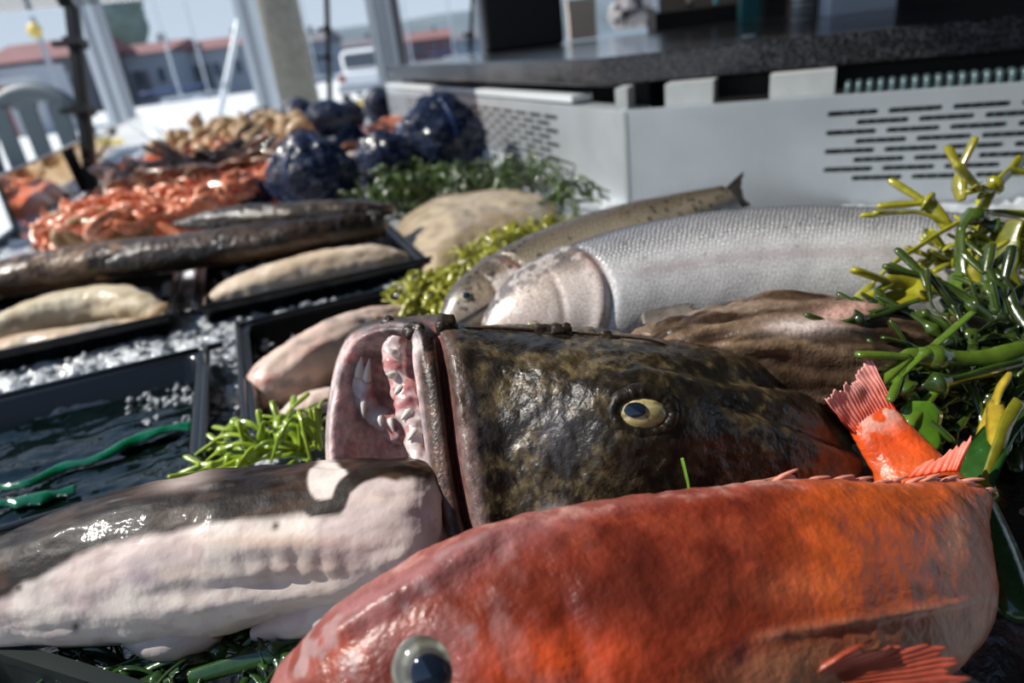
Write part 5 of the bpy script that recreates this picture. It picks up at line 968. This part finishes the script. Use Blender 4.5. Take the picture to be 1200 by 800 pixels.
clump(40, R5, lambda x, y: float(np.interp(y, [300, 350, 400, 450, 500], [.58, .525, .488, .476, .466])), 0.07, 0.0042, S(16, 26, 10), S(58, 76, 24), 'seaweed_frond', 'dark glossy seaweed frond deep in the clump by the redfish tail', 35, 'deep fronds of the big weed clump', per=3, lift=0.008, mode='d', drape=True)
R6 = [(1100, 330), (1120, 280), (1160, 250), (1215, 235), (1215, 320), (1150, 345)]
clump(17, R6, lambda x, y: 0.615-0.0003*(y-250), 0.036, 0.0042, OL, YG, 'seaweed_frond', 'yellow-olive seaweed frond on top of the salmon tail', 36, 'olive fronds on the salmon', per=4, lift=0.012, mode='d', drape=True)
gv, gf_ = strand(pp((808, 580, .370), (806, 565, .370), (802, 548, .371), (799, 536, .372)), .0028, .35, 3, fork=False)[0]
tag(mk('seaweed_strand', gv, gf_, M['weed'], col=np.tile(S(92, 130, 40), (len(gv), 1))), 'single green blade stuck to the monkfish cheek', 'seaweed')
frond([pp((440, 722, .385), (432, 716, .385), (425, 722, .384))], .004, .4, 'seaweed_strand', 'small green leaf between the flap and the redfish snout', DG, MG, 61)
frond([[at(220, 795, z=.012), at(270, 780, z=.014), at(310, 770, z=.016), at(345, 760, z=.016)]], .0055, .25, 'seaweed_strand', 'broad dark green blade on the ice before the redfish snout', S(30, 58, 24), S(60, 96, 44), 62)

# ------------------------------------------------------------------ surroundings: poles, column, quay, boats, houses
def vert(px, py, d): return A(px, py, d)
def pole(px0, py0, d, w, dep, matk, name, label, cat, top=2.6, extra=True, group=None, parts=()):
    b = A(px0, py0, d); p = np.array([b[0], b[1], GZ]); t = empty(name, p)
    mk('shaft', *frame_box(p, RX, RY, UPZ, -w/2, w/2, 0, dep, 0, top-GZ), M[matk], t, smooth=False)
    for a0, a1, c0, c1, m_ in parts: mk('rib', *frame_box(p, RX, RY, UPZ, a0, a1, c0, c1, 0, top-GZ), M[m_], t, smooth=False)
    mk('foot_plate', *frame_box(p, RX, RY, UPZ, -w*1.2, w*1.2, -dep*.7, dep*1.7, 0, 0.01), M[matk], t, smooth=False)
    tag(t, label, cat, group)
pole(132, 120, 5.4, 0.16, 0.12, 'white', 'tent_pole', 'white ribbed tent pole beyond the glass screen', 'pole', parts=[(-0.018, 0.018, -0.018, 0, 'wallg'), (0.085, 0.10, 0.0, 0.12, 'wallg')])
pole(452, 60, 4.6, 0.16, 0.10, 'white', 'tent_pole', 'white ribbed tent pole at the far end of the worktop', 'pole', parts=[(-0.03, -0.018, -0.012, 0, 'wallg'), (0.02, 0.032, -0.012, 0, 'wallg'), (0.082, 0.13, 0.0, 0.1, 'walld')])
pole(568, 40, 3.4, 0.06, 0.06, 'white', 'tent_pole', 'slim white tent pole behind the black bin', 'pole', parts=[(-0.012, 0.0, -0.01, 0, 'wallg')])
pole(300, 70, 5.3, 0.15, 0.12, 'white', 'tent_pole', 'white tent pole against the concrete column', 'pole', parts=[(-0.02, 0.02, -0.012, 0, 'wallg')])
b = A(338, 70, 6.2); p = np.array([b[0], b[1], GZ]); col_ = empty('concrete_column', p)
V, F = lathe([(0.20, 0), (0.20, 3.9)], 28); mk('shaft', V+p, F, M['concrete'], col_)
V, F = lathe([(0.27, 0), (0.27, 0.10), (0.2, 0.14)], 28); mk('plinth', V+p, F, M['concrete'], col_); tag(col_, 'round grey concrete column behind the shrimp heap', 'column')
b0, b1 = A(263, 106, 9.0), A(288, -15, 9.0); br = empty('diagonal_brace', b0); mk('tube', *capped(tube([b0+(b0-b1)*0.9, b0, b1], .04, 10, 12)), M['white'], br); mk('collar', *capped(tube([b0+(b1-b0)*.02, b0+(b1-b0)*.06], .06, 10, 4)), M['wallg'], br); tag(br, 'thin white diagonal brace left of the concrete column', 'brace')
def gp(px, dist, z=GZ):                                                     # point on the quay in the direction of an image column
    r = ray(px, 90)*np.array([1, 1, 0]); r = unit(r); return CC*np.array([1, 1, 0])+r*dist+UPZ*z
def house(px, dist, w, h, dep, rh, wallk, roofk, label, nwin, doors=1, seed=0):
    p = gp(px, dist, GZ-0.9); t = empty('harbour_building', p); e = RX; nn = RY; g = np.random.default_rng(seed)
    mk('wall', *frame_box(p, e, nn, UPZ, -w/2, w/2, 0, dep, 0, h), M[wallk], t, smooth=False)
    V = np.array([p+e*a+nn*b+UPZ*z for a, b, z in ((-w/2-.3, -.4, h), (w/2+.3, -.4, h), (w/2+.3, dep+.4, h), (-w/2-.3, dep+.4, h), (-w/2-.3, dep/2, h+rh), (w/2+.3, dep/2, h+rh))]); mk('roof', V, [[0, 1, 5, 4], [2, 3, 4, 5], [0, 4, 3], [1, 2, 5], [3, 2, 1, 0]], M[roofk], t, smooth=False)
    for k in range(nwin):
        x = -w/2+w*(k+.5)/nwin; ww = min(1.1, w/nwin*.4); wi = mk('window', *frame_box(p, e, nn, UPZ, x-ww/2, x+ww/2, -.06, 0.0, h*.45, h*.75), M['wallw'], t, smooth=False); mk('pane', *frame_box(p, e, nn, UPZ, x-ww/2+.1, x+ww/2-.1, -.09, -.06, h*.45+.1, h*.75-.1), M['windowg'], wi, smooth=False)
    for k in range(doors):
        x = -w/2+w*(k+.9)/(doors+1); mk('door', *frame_box(p, e, nn, UPZ, x-.7, x+.7, -.08, 0, .9, 3.0), M['walld'], t, smooth=False)
    mk('chimney', *frame_box(p, e, nn, UPZ, w*.2, w*.2+.5, dep/2-.3, dep/2+.3, h, h+rh+.6), M['walld'], t, smooth=False)
    tag(t, label, 'building')
house(40, 62, 7.2, 4.4, 9, 1.4, 'walld', 'roof', 'dark plank harbour house at the far left', 4, 1, 1)
house(150, 66, 7.4, 4.2, 9, 0.9, 'wallg', 'roof', 'grey harbour shed with red-brown roof behind the first tent pole', 4, 2, 2)
house(245, 68, 7.4, 4.1, 9, 0.9, 'wallw', 'roof', 'pale harbour shed with red-brown roof beside the column', 4, 1, 3)
house(340, 72, 7.6, 3.8, 9, 0.9, 'wallg', 'walld', 'grey flat-pitched shed seen right of the column', 3, 1, 4)
house(415, 110, 11, 3.4, 8, 1.0, 'walld', 'walld', 'long dark waterside shed beyond the white car', 5, 1, 5)
house(500, 150, 12, 3.6, 8, 1.6, 'roof', 'roof', 'distant red-brown house across the water', 5, 1, 6)
house(560, 170, 12, 3.0, 8, 1.4, 'wallw', 'walld', 'distant white house across the water', 4, 1, 7)
p = gp(150, 85, GZ-1); tr = empty('tree', p); mk('trunk', *capped(tube([p, p+UPZ*4, p+UPZ*7], [.4, .3, .2], 8, 10)), M['bark'], tr); v, f = ico(4); v = v*np.array([3.4, 3.4, 3.8])*(0.7+0.6*fbm(v*2.2, 4))[:, None]; mk('crown', v+p+UPZ*8.2, f, M['leaf'], tr); tag(tr, 'round leafy tree above the harbour sheds', 'tree')
def sailboat(px, dist, L, mh, label, seed=0, hullk='boat'):
    p = gp(px, dist, GZ-0.9); t = empty('sailboat', p); s = np.linspace(0, 1, 14); wd = 0.16*L*np.sin(np.pi*np.clip(s*0.86+0.14, 0, 1))**.6; 
    G = np.array([[p+RX*(q-.5)*L+RY*w_*math.cos(a)+UPZ*(0.5+0.1*q-0.55*max(0, math.sin(a))) for a in np.linspace(0, np.pi, 9)] for q, w_ in zip(s, wd)]); V, F = capped(G); mk('hull', V, F, M[hullk], t)
    mk('cabin', *frame_box(p, RX, RY, UPZ, -L*.15, L*.18, -.08*L, .08*L, .45, 1.1), M['boat'], t, smooth=False); mk('cabin_window', *frame_box(p, RX, RY, UPZ, -L*.1, L*.13, -.083*L, -.08*L, .7, .92), M['windowg'], t, smooth=False)
    mk('mast', *capped(tube([p+UPZ*.5, p+UPZ*mh], .07, 8, 6)), M['white'], t); mk('boom', *capped(tube([p+UPZ*1.6, p+UPZ*1.5-RX*L*.35], .09, 8, 6)), M['blue'], t); tag(t, label, 'boat')
sailboat(205, 49, 7, 9, 'white sailing boat moored before the grey shed')
sailboat(240, 51, 6, 8, 'blue hulled sailing boat moored before the pale shed', hullk='blue')
sailboat(486, 60, 9, 13, 'white sailing boat with tall mast right of the worktop pole'); sailboat(536, 72, 7, 12, 'white sailing boat with blue boom near the thin black post'); sailboat(372, 55, 7, 10, 'white sailing boat just right of the concrete column')
# white car on the quay
p = gp(428, 22); car = empty('car', p)
def carp(nm, a0, a1, b0, b1, c0, c1, m_, bv=.08): o = mk(nm, *frame_box(p, RX, RY, UPZ, a0, a1, b0, b1, c0, c1), M[m_], car, smooth=False); bevel(o, bv, 3)
carp('body', -.85, .85, 0, 4.0, .25, .85, 'boat'); carp('cabin', -.72, .72, .3, 2.6, .8, 1.45, 'boat', .2); carp('rear_window', -.6, .6, .27, .31, .95, 1.35, 'windowg', .01); carp('bumper', -.86, .86, -.08, .05, .3, .5, 'wallg', .03)
for sx in (-.7, .7): carp('tail_light', sx-.1, sx+.1, -.02, .02, .6, .8, 'red', .01)
for sx in (-.8, .8):
    for yy in (.7, 3.2):
        V, F = lathe([(.05, -.1), (.3, -.1), (.32, 0), (.3, .1), (.05, .1)], 20); w_ = p+RX*sx+RY*yy+UPZ*.32; mk('wheel', V[:, 2:]*RX+V[:, :1]*RY+V[:, 1:2]*UPZ+w_, F, M['tyre'], car)
tag(car, 'small white car parked on the quay past the worktop', 'car')
kp = gp(440, 17); mk_ = empty('kerb_barrier', kp); mk('beam', *capped(tube([kp-RX*1.2+UPZ*.15, kp+RX*1.2+UPZ*.42], .07, 8, 6)), M['yellow'], mk_)
for s in (-1, 1): mk('stand', *frame_box(kp, RX, RY, UPZ, s*.9-.05, s*.9+.05, -.05, .05, 0, .3), M['yellow'], mk_, smooth=False)
tag(mk_, 'yellow barrier beam on the quay before the white car', 'barrier')
# red-trimmed kiosk and yellow sign beyond the glass at the far left
p = gp(8, 30); ks = empty('kiosk', p); mk('hut', *frame_box(p, RX, RY, UPZ, -1.6, .9, 0, 2, 0, 2.2), M['wallg'], ks, smooth=False); mk('awning', *frame_box(p, RX, RY, UPZ, -1.7, 1.0, -.5, 0, 1.7, 1.9), M['wallw'], ks, smooth=False); mk('corner_post', *frame_box(p, RX, RY, UPZ, -.5, -.35, -.06, 0, 0, 2.2), M['red'], ks, smooth=False); mk('counter_hatch', *frame_box(p, RX, RY, UPZ, -.2, .7, -.03, 0, .9, 1.6), M['windowg'], ks, smooth=False); tag(ks, 'grey quayside kiosk with a red corner post', 'kiosk')
p = gp(62, 14); sg_ = empty('sign', p); mk('sign_post', *frame_box(p, RX, RY, UPZ, -.03, .03, 0, .06, 0, 2.4), M['wallg'], sg_, smooth=False); V, F = lathe([(.02, 0), (.11, 0), (.11, .04), (.02, .04)], 24); mk('disc', V[:, :1]*RX+V[:, 2:]*RY+V[:, 1:2]*UPZ+p+UPZ*2.2-RY*.06, F, M['yellow'], sg_); tag(sg_, 'yellow round sign on a post left of the black post', 'sign')
# grey chair right outside the glass
p = gp(-75, 3.6); ch = empty('garden_chair', p); g_ = 0.24
for sx in (-g_, g_):
    for sy in (0, .42): mk('leg', *capped(tube([p+RX*sx+RY*sy, p+RX*sx*.95+RY*(sy*.95+.01)+UPZ*.44], .022, 8, 6)), M['chair'], ch)
    mk('armrest', *capped(tube([p+RX*sx+RY*0.0+UPZ*.44, p+RX*sx*1.05+RY*.0+UPZ*.64, p+RX*sx*1.05+RY*.2+UPZ*.68, p+RX*sx+RY*.44+UPZ*.68], .025, 8, 16)), M['chair'], ch)
mk('seat', *frame_box(p, RX, RY, UPZ, -g_, g_, -.02, .44, .42, .46), M['chair'], ch, smooth=False)
mk('backrest', *capped(tube([p+RX*-g_+RY*.44+UPZ*.46, p+RX*-g_*.95+RY*.5+UPZ*.82, p+RX*0+RY*.52+UPZ*.92, p+RX*g_*.95+RY*.5+UPZ*.82, p+RX*g_+RY*.44+UPZ*.46], .03, 8, 30)), M['chair'], ch)
for sx in (-.14, 0, .14): mk('back_slat', *frame_box(p+RY*.47, RX, RY, UPZ, sx-.04, sx+.04, 0, .02, .44, .88), M['chair'], ch, smooth=False)
ch.scale = (1.0, 1.0, 1.4); ch.name = 'tall_chair'
tag(ch, 'tall grey slat-backed chair standing outside the glass screen', 'chair')
